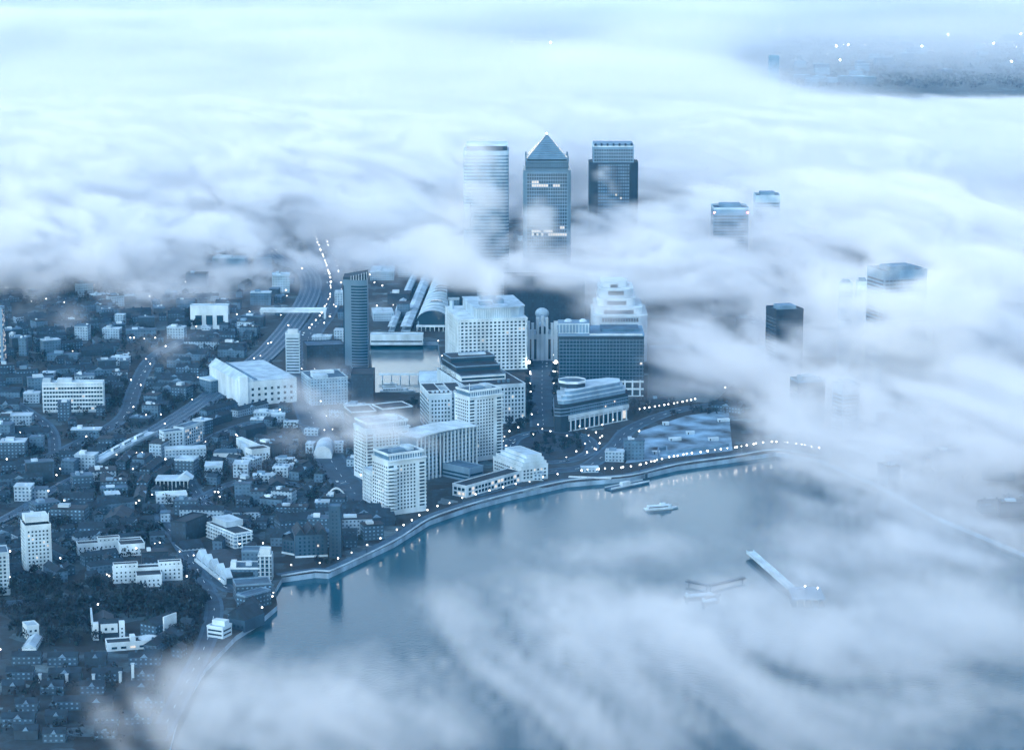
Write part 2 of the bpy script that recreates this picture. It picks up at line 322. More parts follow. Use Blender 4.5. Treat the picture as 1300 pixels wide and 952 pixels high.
def frame(root, W, D, spec, z0, z1, bay, storey, pw, ph, depth, m, x0=0, y0=0, name='facade_frame'):
    """proud piers and storey bands between the panes"""
    mb = MB()
    for face in spec:
        L = W if face == 'F' else D; nc = max(1, int((L - .8) / bay)); nr = max(1, int((z1 - z0) / storey)); gx = (L - nc * bay) / 2
        for c in range(nc + 1):
            u = gx + c * bay; a, b_ = u - pw / 2, u + pw / 2
            if face == 'F': mb.box(x0 + a, x0 + b_, y0 - depth, y0 + .05, z0, z1)
            elif face == 'L': mb.box(x0 - depth, x0 + .05, y0 + a, y0 + b_, z0, z1)
            else: mb.box(x0 + W - .05, x0 + W + depth, y0 + a, y0 + b_, z0, z1)
        if ph:
            for r in range(nr + 1):
                z = z0 + r * storey; d = depth * .8
                if face == 'F': mb.box(x0, x0 + W, y0 - d, y0 + .04, z - ph / 2, z + ph / 2)
                elif face == 'L': mb.box(x0 - d, x0 + .04, y0, y0 + D, z - ph / 2, z + ph / 2)
                else: mb.box(x0 + W - .04, x0 + W + d, y0, y0 + D, z - ph / 2, z + ph / 2)
    return mb.build(name, m, root)
def flat_roof(root, x0, x1, y0, y1, z, m='roof_grey', pm='white', ph=1.1, plant=(), name='roof'):
    r = MB().box(x0 + .4, x1 - .4, y0 + .4, y1 - .4, z - .05, z + .25).build(name, m, root)
    mb = MB(); mb.box(x0 - .15, x1 + .15, y0 - .15, y0 + .4, z - .3, z + ph); mb.box(x0 - .15, x1 + .15, y1 - .4, y1 + .15, z - .3, z + ph); mb.box(x0 - .15, x0 + .4, y0 + .41, y1 - .41, z - .3, z + ph); mb.box(x1 - .4, x1 + .15, y0 + .41, y1 - .41, z - .3, z + ph)
    mb.build('parapet', pm, r)
    for (a, b_, c, d, h, pmn) in plant: MB().box(x0 + a * (x1 - x0), x0 + b_ * (x1 - x0), y0 + c * (y1 - y0), y0 + d * (y1 - y0), z + .2, z + h).build('plant_room', pmn, r)
    return r
def place(f, yt, label, cat='building', name='building', group=None, ref=None, pad=(0, 0), depth=25):
    a, b_ = at(f[0], f[1]), at(f[2], f[3]); v = b_ - a; W = v.length; rz = math.atan2(v.y, v.x); H = zat(yt, a.y)
    root = thing(name, label, cat, a, rz, group); claim(a, rz, 0, W, 0, depth)
    if ref: HERO.append(((f[0] + f[2]) / 2, f[1] - 6, ref))
    return root, W, H
def block(f, yt, D, label, mode='grid', wall='white', ref=None, bay=3.6, storey=3.4, ww=1.7, wh=1.6, faces='FLR', z0=1.0, roof='flat', rm='roof_grey', plant=(), fr=None, lit=.03, cat='building', name='building', group=None, pm=None, glass='glass', rh=4, cap=100):
    root, W, H = place(f, yt, label, cat, name, group, ref, depth=D)
    fm = {'white': 'f_white', 'stone': 'f_stone', 'brick': 'f_brick', 'dark': 'f_dark', 'grey': 'f_grey'}
    hw = H if roof == 'flat' else H - rh
    MB().box(0, W, 0, D, -1, hw).build('wall', fm[wall] if mode == 'mat' else wall, root)
    if mode == 'grid': windows(root, W, D, faces, z0, hw - .6, bay, storey, ww, wh, lit, glass=glass, cap=cap)
    if mode == 'bands': bands(root, W, D, faces, z0, hw - .6, storey, wh, glass)
    if fr: frame(root, W, D, faces, z0, hw - .6, bay, storey, fr[0], fr[1], fr[2], fr[3] if len(fr) > 3 else wall)
    if roof == 'flat': flat_roof(root, 0, W, 0, D, H, rm, pm or wall, plant=plant)
    else:
        hip = min(W, D) * .45 if roof == 'hip' else 0
        r = MB().gable(-.4, W + .4, -.4, D + .4, hw + .002, H, 'x' if roof in ('gable', 'hip') and W >= D else ('y' if roof != 'x' else 'x'), 0, hip).build('roof', rm, root)
        if W > 18:
            for k in range(int(W // 16)): MB().box(-.7, .7, -.5, .5, H - 2.2, H + 1.3).build('chimney', 'brick', r, (8 + k * 16, D / 2, 0))
    return root, W, H

# --- the tall pyramid-roofed tower
root, W, H = place((664, 416, 724, 416), 217, 'tallest dark gridded tower with pyramid roof and rows of lit windows', 'skyscraper', 'pyramid_roofed_tower', ref='pyramid tower', depth=56)
D = 56.0; Y = at(694, 416).y; Hp = zat(205, Y); Ha = zat(173, Y)
MB().prism([(3, 0), (W - 3, 0), (W - 3, 2), (W, 2), (W, D - 2), (W - 3, D - 2), (W - 3, D), (3, D), (3, D - 2), (0, D - 2), (0, 2), (3, 2)], -1, H).build('tower_shaft', 'steel', root)
c4 = 3.0
MB().box(c4, W - c4, 2.5, D - 2.5, H + .002, Hp).build('upper_shaft', 'steel', root)
litr = {}
def ocs(face, c, r, nc, nr):
    top = nr - 1 - r
    if rnd.random() < .12: return False
    return (top in (3,) and 2 <= c < 14) or (top == 2 and 2 <= c < 5) or (top in (16, 17) and 1 < c < 11) or (top == 17 and c >= 11) or (top == 15 and c > 13) or (top == 26 and c > 3)
windows(root, W - 6, D, 'F', 6, H - 2, 2.85, 4.25, 2.2, 3.1, 0, ocs, x0=3, y0=-.02, cap=100)
bands(root, W, D - 4, 'LR', 6, H - 2, 4.25, 2.3, y0=2)
frame(root, W - 6, D, 'F', 6, H - 2, 2.85, 4.25, .5, .9, .3, 'grey', x0=3)
for z, hh, nm in ((H + 4.0, 3.4, 'louver_band'), (Hp - 3.0, 2.6, 'louver_band')): MB().box(c4 - .2, W - c4 + .2, 2.2, D - 2.3, z - hh / 2, z + hh / 2).build(nm, 'louver', root)
frame(root, W - 2 * c4, D - 5, 'F', H + .5, Hp, 2.7, 4, .5, .6, .5, 'steel', x0=c4, y0=2.5, name='upper_frame')
for x in (c4 - .5, W - c4 - 1.5):
    for y in (2, D - 4): MB().box(x, x + 2, y, y + 2, Hp - .5, Hp + 6).build('corner_post', 'steel', root)
MB().box(c4 + 2, W - c4 - 2, 4.5, D - 4.5, Hp + .002, Hp + 2).build('pyramid_plinth', 'louver', root)
py = MB().cone([(c4 + .8, 3.4), (W - c4 - .8, 3.4), (W - c4 - .8, D - 3.4), (c4 + .8, D - 3.4)], Hp + 2, (W / 2, D / 2, Ha)).build('pyramid_roof', 'glass_pale', root)
mb = MB()
for k in range(14):
    u = k / 14; a = c4 + .7 + (W / 2 - c4 - .8) * u; y_ = 3.3 + (D / 2 - 3.4) * u; z = Hp + 2 + (Ha - Hp - 2) * u
    mb.box(a - .2, W - a + .2, y_ - .2, D - y_ + .2, z, z + .5)
mb.build('roof_rib', 'steel', py)
MB().ball(0, 0, 0, .9).build('beacon_lamp', 'lamp', root, (W / 2, D / 2, Ha + .8))

# --- left tower with horizontal bands
root, W, H = place((589, 386, 646, 386), 192, 'pale banded tower left of the pyramid tower, veiled by cloud', 'skyscraper', 'office_tower', ref='veiled banded tower', depth=52)
Y = at(615, 386).y; D = 52
def rr(x0, x1, y0, y1, r, n=5):
    o_ = []
    for cx, cy_, a0 in ((x1 - r, y0 + r, -90), (x1 - r, y1 - r, 0), (x0 + r, y1 - r, 90), (x0 + r, y0 + r, 180)):
        for i in range(n + 1): a = R(a0 + 90 * i / n); o_.append((cx + r * math.cos(a), cy_ + r * math.sin(a)))
    return o_
MB().prism(rr(0, W, 0, D, 5), -1, H).build('tower_shaft', 'stone', root)
for k in range(int((H - 8) / 4.3)):
    z = 5 + k * 4.3; MB().prism(rr(-.15, W + .15, -.15, D + .15, 5), z, z + 2.0).build('window_band', 'glass_pale', root)
MB().prism(rr(4, W - 2, 3, D - 3, 5), H + .002, zat(186, Y)).build('top_storey', 'glass', root); MB().prism(rr(3.5, W - 1.5, 2.5, D - 2.5, 5), zat(186, Y) + .01, zat(185, Y) + .8).build('roof', 'white', root)
# --- right tower with shoulders
root, W, H = place((747, 386, 809, 386), 207, 'dark stepped tower right of the pyramid tower, its foot lost in cloud', 'skyscraper', 'office_tower', ref='stepped tower in the cloud', depth=50)
Y = at(778, 386).y; D = 50; ch = lambda a: [(a + 10, 0 + a), (W - 10 - a, a), (W - a, 10 + a), (W - a, D - 10 - a), (W - 10 - a, D - a), (10 + a, D - a), (a, D - 10 - a), (a, 10 + a)]
MB().prism(ch(0), -1, H).build('tower_shaft', 'dark', root)
x0, x1 = (752 - 747) / 62 * W, (803 - 747) / 62 * W; H2 = zat(187, Y)
MB().box(x0, x1, 2, D - 2, H + .002, H2).build('upper_shaft', 'grey', root)
windows(root, W - 20, D, 'F', 30, H - 1, 3.1, 4.2, 2.2, 2.6, .003, x0=10, glass='glass_pale')
windows(root, x1 - x0, D - 4, 'F', H + 1, H2 - 1, 3.1, 4.2, 2.2, 2.6, .0, x0=x0, y0=2, glass='glass', cap=60)
bands(root, W, D - 20, 'LR', 30, H - 1, 4.2, 2.6, 'glass_pale', y0=10)
MB().box(x0 - .6, x1 + .6, 1.4, D - 1.4, H2 + .002, H2 + 1.2).build('cornice', 'white', root)
for k in range(7): MB().box(-1.2, 1.2, -1, 1, 0, 3.2).build('roof_fin', 'dark', root, (x0 + 3 + k * (x1 - x0 - 6) / 6, 3, H2 + 1.2))
MB().box(x0 + 1, x1 - 1, 5, D - 5, H2 + 1.21, H2 + 3.4).build('roof', 'grey', root)
# --- more towers whose tops break the cloud at right
def topper(f, yt, D, label, wall, crown, ref=None, beac=False):
    root, W, H = place(f, yt, label, 'tower block', 'tower_block', ref=ref, depth=D)
    MB().box(0, W, 0, D, -1, H).build('wall', wall, root); bands(root, W, D, 'FLR', H - 60, H - 6, 3.8, 2.0)
    flat_roof(root, 0, W, 0, D, H, 'roof_grey', crown, 2.2, [(.2, .8, .2, .8, 5, 'grey')])
    frame(root, W, D, 'F', H - 60, H - 5, 4.2, 99, .5, 0, .4, wall)
    if beac:
        for x in (1, W - 1): MB().ball(0, 0, 0, .9).build('beacon_lamp', 'beacon', root, (x, .5, H - 4))
topper((904, 402, 948, 402), 266, 42, 'grey tower top with two red lights poking out of the cloud', 'grey', 'stone', 'tower with red lights', True)
topper((957, 384, 988, 384), 250, 30, 'faint pale tower top almost lost in cloud', 'stone', 'stone', 'faint tower top')
topper((1118, 512, 1172, 508), 347, 38, 'wide flat-topped tower dim in the cloud at far right', 'grey', 'grey', 'flat-topped tower in cloud')
topper((984, 492, 1018, 490), 396, 30, 'dark slab tower standing in a gap of the cloud', 'dark', 'dark', 'dark slab in the cloud gap')
topper((1064, 470, 1080, 470), 362, 14, 'slim pale tower, left one of two beside the flat-topped tower', 'white', 'white')
topper((1086, 470, 1100, 470), 360, 14, 'slim pale tower, right one of two beside the flat-topped tower', 'white', 'white')
topper((1068, 560, 1090, 558), 492, 20, 'short blue-grey block below the slim pale towers', 'grey', 'grey')
topper((1012, 548, 1046, 546), 486, 22, 'broad low block half sunk in cloud below the dark slab', 'dark', 'grey')

# --- slim dark tower with curved crown
root, W, H = place((447, 470, 467, 470), 352, 'slim dark residential tower with curved sloping crown beside the dock', 'skyscraper', 'residential_tower', ref='slim dark tower', depth=30)
D = 26; Wl = 9; pf = [(0, 0)] + [(W * i / 6, -2.2 * math.sin(math.pi * i / 6)) for i in range(1, 7)] + [(W, D), (-Wl, D), (-Wl, 3)]
MB().prism(pf, -1, H - 3).build('tower_shaft', 'steel', root)
for k in range(int((H - 12) / 3.3)):
    z = 4 + k * 3.3; e_ = [(p[0] * 1.0 + (.25 if p[0] > W * .9 else -.02), p[1] - .25) for p in pf[:7]]
    MB().prism(e_ + [(W, 1), (0, 1)], z, z + 1.9).build('window_band', 'glass', root)
MB().box(-Wl - .2, -.3, 2.6, 6, 4, H - 10).build('side_glazing', 'glass', root)
mb = MB(); n = len(pf); zs = [H + (4.5 * max(0, p[0]) / W) for p in pf]
mb.v = [(p[0], p[1], H - 3) for p in pf] + [(p[0], p[1], zs[i]) for i, p in enumerate(pf)]; mb.f = [tuple(range(n, 2 * n))] + [(i, (i + 1) % n, n + (i + 1) % n, n + i) for i in range(n)]; mb.m = [0] * (n + 1)
mb.build('crown', 'dark', root)
for i in range(7): MB().box(-.25, .25, -.3, .3, H - 3, zs[i] + 1.4).build('crown_fin', 'white', root, (pf[i][0], pf[i][1] - .2, 0))

# --- big white gridded building with curved penthouse
root, W, H = place((583, 474, 669, 471), 407, 'large white office block with square window grid and smoking roof', 'office block', 'office_block', ref='white gridded block', depth=110)
D = 95
MB().box(0, W, 0, D, -1, H).build('wall', 'dark', root)
windows(root, W, D, 'FL', 3, H - .5, 4.6, 3.9, 2.3, 1.9, .03, cap=100); frame(root, W, D, 'FLR', 3, H - .5, 4.6, 3.9, 2.0, 1.75, .6, 'white')
MB().box(-.7, W + .7, -.7, D, H - .4, H + .9).build('cornice', 'white', root)
px_ = W * .24; poly = [(px_, 4), (W * .78, 4), (W * .9, 7), (W - .5, 14), (W - .5, D - 10), (px_, D - 10)]; H2 = zat(392, at(620, 472).y)
MB().prism(poly, H + .91, H2).build('penthouse', 'stone', root)
mb = MB()
for i in range(16):
    x = px_ + 2 + i * (W * .78 - px_ - 4) / 15; mb.box(x - .35, x + .35, 3.4, 4.1, H + 1, H2 - .5)
mb.build('penthouse_pier', 'white', root); r = MB().prism([(p[0] + (1 if p[0] > px_ else -1) * .8, p[1] - (.8 if p[1] < D / 2 else -.8)) for p in poly], H2 + .01, H2 + 1.2).build('roof', 'roof_pale', root)
for a in ((.35, 20, 14, 9, 3), (.6, 30, 10, 14, 4), (.45, 60, 18, 10, 3)): MB().box(0, a[2], 0, a[3], H2 + 1.2, H2 + 1.2 + a[4]).build('plant_room', 'grey', r, (W * a[0], a[1], 0))
MB().tube(0, 0, H - 2, H + 10, 2.6).build('corner_turret', 'stone', root, (4, D - 20, 0))
# left step (lower wing)
root, W, H = place((568, 452, 583, 470), 422, 'narrow white window-grid wing receding beside the white gridded block', 'office block', 'office_wing', depth=20)
MB().box(0, W, 0, 20, -1, H).build('wall', 'dark', root); windows(root, W, 20, 'F', 3, H, 4.6, 3.9, 2.4, 1.9, .02, cap=90); frame(root, W, 20, 'F', 3, H, 4.6, 3.9, 1.8, 1.7, .5, 'white'); flat_roof(root, 0, W, 0, 20, H, 'roof_pale', 'white')

# --- stepped dark roofed block in front of it
root, W, H = place((592, 541, 667, 536), 492, 'stepped stone block with dark terraces in front of the white gridded block', 'office block', 'office_block', ref='stepped terrace block', depth=110)
D = 105; Yf = at(630, 538).y
MB().box(0, W, 0, D, -1, H).build('wall', 'stone', root); windows(root, W, D, 'FR', 1, H - .4, 3.5, 4.0, 1.8, 2.4, .03); frame(root, W, D, 'F', 1, H - .4, 3.5, 4, 1.1, 1.0, .5, 'stone')
lower = flat_roof(root, 0, W, 0, D, H, 'roof_dark', 'stone', 1.0)
for (y0, y1, hh, m_) in ((28, D - 6, 6, 'white'), (46, D - 10, 12, 'dark'), (64, D - 14, 18, 'dark')):
    t_ = MB().box(3, W - 12, y0, y1, H + .3, H + hh).build('terrace_storey', m_, root); bands(root, W - 15, 2, 'F', H + hh - 5, H + hh - 1, 3.8, 2.2, x0=3, y0=y0)
    flat_roof(t_, 3, W - 12, y0, y1, H + hh, 'roof_dark', 'grey', .7)
MB().box(W * .25, W * .7, 74, 80, H + 18.3, H + 20).build('roof_light', 'roof_pale', root)
for i in range(3): MB().tube(0, 0, 0, 3, 1.6).build('roof_vent', 'steel', root, (W * .62 + 5 * i, 14, H + .2))
# --- courtyard building
root, W, H = place((545, 549, 592, 547), 501, 'stone courtyard office block with small square windows by the dock', 'office block', 'office_block', ref='courtyard block', depth=60)
D = 55
mb = MB(); mb.box(0, W * .62, 0, 16, -1, H); mb.box(0, 14, 16.01, D, -1, H); mb.box(W - 14, W, 8, D, -1, H); mb.box(14.01, W - 14.01, D - 14, D, -1, H); mb.box(W * .62 + .01, W - 14.01, 8, 16, -1, H - 6); mb.build('wall', 'stone', root)
windows(root, W * .62, D, 'FL', 2, H - 4, 3.3, 3.9, 1.6, 2.0, .04, cap=90); windows(root, 14, D - 8, 'F', 2, H - 4, 3.3, 3.9, 1.6, 2.0, 0, x0=W - 14, y0=8, cap=10)
for a in ((0, W * .62, 0, 16), (0, 14, 16, D), (W - 14, W, 8, D), (14, W - 14, D - 14, D)): flat_roof(root, a[0], a[1], a[2], a[3], H, 'roof_dark', 'white', .9)
for i in range(6): MB().tube(0, 0, 0, 1.6, 1.3).build('roof_fan', 'roof_pale', root, (5 + i * 4.4, 7, H + .3))
# --- vault-roofed dock building
def vault(x0, x1, y0, y1, z0, h, n=10):       # ridge along x, springing at z0
    p = [(y0 + (y1 - y0) * (1 - math.cos(math.pi * i / n)) / 2, z0 + h * math.sin(math.pi * i / n)) for i in range(n + 1)]; mb = MB(); k = n + 1
    mb.v = [(x0, a, b_) for a, b_ in p] + [(x1, a, b_) for a, b_ in p]; mb.f = [(i, i + k, i + k + 1, i + 1) for i in range(n)] + [tuple(range(k)), tuple(range(k, 2 * k))[::-1]]; mb.m = [0] * n + [1, 1]; return mb
def vault_y(x0, x1, y0, y1, z0, h, n=12):     # ridge along y
    p = [(x0 + (x1 - x0) * (1 - math.cos(math.pi * i / n)) / 2, z0 + h * math.sin(math.pi * i / n)) for i in range(n + 1)]; mb = MB(); k = n + 1
    mb.v = [(a, y0, b_) for a, b_ in p] + [(a, y1, b_) for a, b_ in p]; mb.f = [(i + 1, i + k + 1, i + k, i) for i in range(n)] + [tuple(range(k))[::-1], tuple(range(k, 2 * k))]; mb.m = [0] * n + [1, 1]; return mb
root, W, H = place((533, 503, 574, 503), 486, 'round-fronted dockside hall with pale barrel roof', 'hall', 'dockside_hall', ref='barrel-roofed dock hall', depth=45)
MB().box(0, W, 0, 42, -6, H).build('wall', 'dark', root); vault(-1, W + 1, -1.5, 43, H + .01, 8).build('roof', ['roof_pale', 'grey'], root); bands(root, W, 42, 'F', 1, H - 1, 4, 2.4)
MB().box(W + .01, W + 16, 10, 60, -1, H + 3).build('side_hall', 'roof_pale', root)
# --- slender white tower
def balcony_tower(f, yt, D, label, ref, crown, nb=2, arc=False):
    root, W, H = place(f, yt, label, 'apartment tower', 'apartment_tower', ref=ref, depth=D)
    MB().box(0, W, 0, D, -1, H).build('wall', 'white', root)
    ns = int((H - 6) / 3.05)
    windows(root, W * .56, D, 'F', 4, H - 2, 3.2, 3.05, 1.5, 1.6, .02, x0=W * .2, cap=100)
    windows(root, W, D, 'LR', 4, H - 2, 3.4, 3.05, 1.5, 1.6, .02, cap=0)
    for k in range(ns):
        z = 4 + k * 3.05
        for (a, b_) in ((.01, .16), (.8, .99))[:nb]:
            x0, x1 = W * a, W * b_; q = MB()
            if arc and a < .5:
                cx, r_ = W * .08, W * .17; q.prism([(cx + r_ * math.cos(t_), r_ * .8 * math.sin(t_)) for t_ in [math.pi + math.pi * i / 8 for i in range(9)]], z, z + 1.15)
            else: q.box(x0, x1, -1.7, -.02, z, z + 1.1)
            q.build('balcony', 'white', root)
        for (a, b_) in ((.01, .16), (.8, .99))[:nb]: inst('balcony_door', winmesh('F', W * .13, 1.8, 'glass'), root, (W * (a + b_) / 2, -.03, z + 2.0))
    MB().box(-.6, W + .6, -1.9, D + .6, H - .3, H + .6).build('cornice', 'white', root)
    MB().box(1.5, W - 1.5, 1.5, D - 1.5, H + .61, H + 4.6).build('crown_storey', 'glass_pale', root)
    frame(root, W - 3, D - 3, 'FR', H + .61, H + 4.6, 2.4, 99, .5, 0, .5, 'white', x0=1.5, y0=1.5, name='crown_pier')
    r = flat_roof(root, .8, W - .8, .8, D - .8, H + 4.62, 'roof_grey', 'white', 1.8, [(.25, .6, .3, .6, 2.6, 'grey'), (.65, .85, .35, .8, 3.4, 'stone')])
    if crown: MB().tube(0, 0, 0, 9, .35).build('mast', 'white', r, (1.5, 2, H + 4))
    return root, W, H
balcony_tower((596, 587, 638, 581), 505, 26, 'tall slender white apartment tower with balconies and roof mast', 'slender white tower', True)
balcony_tower((493, 655, 541, 648), 586, 28, 'round-cornered white riverside tower with curved balconies', 'riverside balcony tower', False, arc=True)
balcony_tower((466, 612, 520, 606), 546, 30, 'broad white apartment tower half hidden by drifting mist', 'misty white tower', False)
block((461, 634, 494, 652), 594, 24, 'lower white apartment wing left of the riverside balcony tower', wall='stone', ref='white apartment wing', bay=3.6, storey=3.1, fr=(1.2, .9, .7, 'white'), rm='roof_pale', plant=[(.2, .8, .3, .8, 3, 'white')])
# --- hotel with tall fins and sweeping roof
root, W, H = place((528, 612, 606, 594), 556, 'long pale hotel with tall white fins under a sweeping roof', 'hotel', 'hotel', ref='white finned hotel', depth=26)
MB().box(0, W, 0, 22, -1, H).build('wall', 'grey', root); bands(root, W, 22, 'F', 2, H - 1, 3.6, 1.9)
for i in range(17): MB().box(-.7, .7, -1.4, .02, 0, H - .5).build('fin', 'white', root, (1.5 + i * (W - 3) / 16, 0, 0))
mb = MB(); n = 10; prof = [(W * i / n - 1.5, H + 3.2 * math.sin(math.pi * (.15 + .75 * i / n))) for i in range(n + 1)]
for i in range(n): 
    (a, za), (b_, zb) = prof[i], prof[i + 1]; q = len(mb.v); mb.v += [(a, -3, za - 1), (b_, -3, zb - 1), (b_, 25, zb), (a, 25, za), (a, -3, za - 2), (b_, -3, zb - 2), (b_, 25, zb - 1), (a, 25, za - 1)]
    mb.f += [(q, q + 1, q + 2, q + 3), (q + 4, q + 7, q + 6, q + 5), (q, q + 4, q + 5, q + 1), (q + 2, q + 6, q + 7, q + 3)]; mb.m += [0] * 4
mb.build('roof', 'white', root); MB().box(W * .36, W * .42, -1.0, .01, 2, H - 3).build('stair_glazing', 'glass', root)
# --- small stepped white block
root, W, H = place((626, 598, 662, 612), 580, 'small white stepped block with terraces at the river corner', 'apartment block', 'apartment_block', ref='stepped white block', depth=30)
D = 28; MB().box(0, W, 0, D, -1, H).build('wall', 'white', root); windows(root, W, D, 'FR', 2, H - .5, 3.6, 3.1, 1.9, 1.6, .05)
for i, a in enumerate((2, 5, 8)):
    t_ = MB().box(a, W - a * .6, a, D - a * .5, H + 3 * i + .3, H + 3 * i + 3).build('terrace_storey', 'white', root); flat_roof(t_, a, W - a * .6, a, D - a * .5, H + 3 * i + 3, 'roof_pale', 'white', .6)
flat_roof(root, 0, W, 0, D, H, 'roof_grey', 'white', .9)
block((592, 632, 662, 612), 618, 16, 'low dark-roofed riverside restaurant terrace with lit white front', wall='white', rm='roof_dark', bay=4.5, storey=4, ww=3.2, wh=2.6, lit=.3, ref='riverside restaurant')
block((560, 604, 596, 612), 588, 18, 'flat glass canopy building between the hotel and the restaurant terrace', mode='bands', wall='grey', rm='roof_grey')
# --- avenue gate: white columns, arched hall and dome
root, W, H = place((668, 458, 709, 458), 424, 'white columned gatehouse with arched hall and small dome closing the avenue', 'gatehouse', 'columned_gatehouse', ref='columned gatehouse', depth=40)
D = 30; MB().box(0, W, 0, D, -1, H).build('wall', 'stone', root)
for i, (x, w_, hh) in enumerate(((0.05, 5, 14), (.2, 3, 12), (.36, 3, 18), (.5, 3, 20), (.64, 3, 18), (.8, 3, 12), (.92, 5, 14))): MB().box(-w_ / 2, w_ / 2, -1.2, 6, -.5, H + hh).build('column', 'white', root, (W * x, 0, 0))
for a, b_ in ((.08, .32), (.68, .9)): MB().box(W * a, W * b_, -.3, .1, 2, H - 6).build('portal_glazing', 'glass', root)
vault_y(W * .3, W * .7, -.5, D, H + .01, 9).build('arched_roof', ['roof_pale', 'glass'], root)
MB().tube(0, 0, H - 1, H + 17, 7, 7, 16).build('dome_drum', 'stone', root, (W / 2, D + 10, 0)); MB().ball(0, 0, 0, 8, sz=.8, n=16, k=8).build('dome', 'roof_pale', root, (W / 2, D + 10, H + 17))
# --- big dark block with white arcade
root, W, H = place((709, 503, 817, 503), 427, 'huge dark glass office block above a white arcade, right of the avenue', 'office block', 'office_block', ref='huge dark block', depth=70)
D = 62; Wl = W * .26
MB().box(0, W, 0, D, -1, H).build('wall', 'dark', root)
z1 = 17.0
windows(root, W, D, 'F', z1 + 1, H - 3, 3.5, 3.8, 2.5, 2.3, .005); bands(root, W, D, 'LR', z1, H - 3, 3.8, 2.2)
frame(root, W, D, 'F', z1 + 1, H - 3, 3.5, 3.8, .5, .9, .4, 'steel')
frame(root, W * .62, D, 'F', .2, z1 + .4, 8.0, 7.8, 1.6, 1.6, 2.2, 'white', x0=W * .38, name='arcade')
MB().box(-.6, W + .6, -.8, D + .6, H + .002, H + 1.2).build('cornice', 'grey', root)
MB().box(0, Wl * 1.4, 10, 34, H + 1.3, H + 12).build('upper_storey', 'grey', root); MB().box(W * .36, W - 2, -.2, .8, H + 1.3, H + 2.6).build('roof_edge', 'white', root)
frame(root, Wl * 1.4, 24, 'F', H + 1.3, H + 12, 3.4, 10, .8, 1.2, .6, 'stone', y0=10, name='upper_pier')
for x in (8, 20): MB().ball(0, 0, 0, 4.5, sz=.7, n=12, k=7).build('roof_dome', 'stone', root, (x * 1.3, 22, H + 12))
MB().box(W * .5, W * .95, 20, 50, H + 1.3, H + 4).build('plant_room', 'roof_grey', root)
# --- white stepped round-cornered block behind it
root, W, H = place((752, 460, 822, 460), 402, 'pale stepped block with rounded white terraces behind the huge dark block', 'office block', 'office_block', ref='pale terraced block', depth=90)
tiers = [(0, 0, H, 'stone'), (4, 6, H + 8, 'white'), (10, 14, H + 17, 'white'), (12, 22, H + 27, 'stone'), (17, 32, H + 33, 'white')]
zb = -1
for ax, ay, zt, m_ in tiers:
    t_ = MB().prism(rr(ax * .6, W - ax * 1.3, ay, 85 - ay * .4, 11), zb, zt).build('tier', m_, root); MB().prism(rr(ax * .6 - .3, W - ax * 1.3 + .3, ay - .3, 85.3 - ay * .4, 11), zt + .002, zt + 1.1).build('parapet', 'white', t_)
    mb = MB()
    for k in range(14): x = ax * .6 + 12 + k * (W - ax * 1.9 - 24) / 13; mb.box(x - 1.2, x + 1.2, ay - .16, ay + .1, zt - 6.0, zt - 1.5)
    mb.build('window_strip', 'glass', t_); zb = zt + 1.102
# --- dark block behind, low detail blocks in the cloud
block((640, 438, 742, 438), 352, 30, 'broad dark block dim in the mist below the pyramid tower', mode='mat', wall='dark', rm='roof_dark', ref='broad dim block')
block((568, 402, 605, 402), 338, 40, 'dark blocky building to the right of the long glazed train shed', mode='bands', wall='dark', rm='roof_dark', storey=4.4, wh=2.0, ref='dark block by the shed', plant=[(.1, .5, .2, .7, 4, 'dark')])
block((569, 418, 583, 418), 381, 14, 'round-capped grey drum building at the end of the shed', mode='mat', wall='grey', rm='roof_pale', pm='roof_pale')
block((820, 388, 875, 388), 362, 30, 'dark wooded-looking block in the cloud gap right of the terraces', mode='mat', wall='dark', rm='roof_dark')
block((898, 392, 945, 392), 364, 30, 'dark low block in the cloud gap below the red-lit tower', mode='mat', wall='dark', rm='roof_dark')
# --- stepped crescent building
root, W, H = place((722, 548, 797, 533), 514, 'stepped round-fronted stone office with terraces and bright lower arcade', 'office block', 'office_block', ref='stepped round-fronted office', depth=50)
D = 44; ell = lambda a, b_, y: [(a, y), (a + 3, y - 1)] + [(a + 3, y)]
rz_ = root.rotation_euler.z; UP = (math.sin(rz_), math.cos(rz_))
def stepfoot(i):
    P0 = [(-12, 8), (-9, 2), (-2, 0), (W, 0), (W + UP[0] * 24, UP[1] * 24), (W - 22 + UP[0] * 44, UP[1] * 44), (-12 + UP[0] * 52, 8 + UP[1] * 52)]; cx_, cy_ = W * .45 + UP[0] * 22, UP[1] * 22; k_ = 1 - .085 * i
    return [(cx_ + (p[0] - cx_) * k_, cy_ + (p[1] - cy_) * k_) for p in P0]
zz = 0; hs = [9, H, H + 5, H + 9]
MB().prism(stepfoot(0), -1, H).build('wall', 'dark', root)
windows(root, W, D, 'F', 1, 12, 6.5, 11, 4.8, 8, .02, y0=-.1); frame(root, W, D, 'F', .2, 12.5, 6.5, 11, 1.2, 1.2, .8, 'white', name='arcade')
MB().box(-.5, W + .5, -1.3, 0, 12.6, 16.2).build('fascia', 'white', root)
windows(root, W, D, 'F', 16.5, H - .5, 3.2, 3.4, 2.0, 2.0, .05, glass='glass_pale', cap=60)
for i in (1, 2, 3):
    t_ = MB().prism(stepfoot(i), H + (i - 1) * 4 + .5, H + i * 4).build('terrace_storey', 'grey', root); MB().prism(stepfoot(i - .15), H + i * 4 + .002, H + i * 4 + .8).build('parapet', 'stone', t_)
for k in range(9):
    z = 16.4 + k * 3.4
    if z < H - 1: MB().prism(stepfoot(-.12), z, z + 1.0).build('storey_band', 'grey', root)
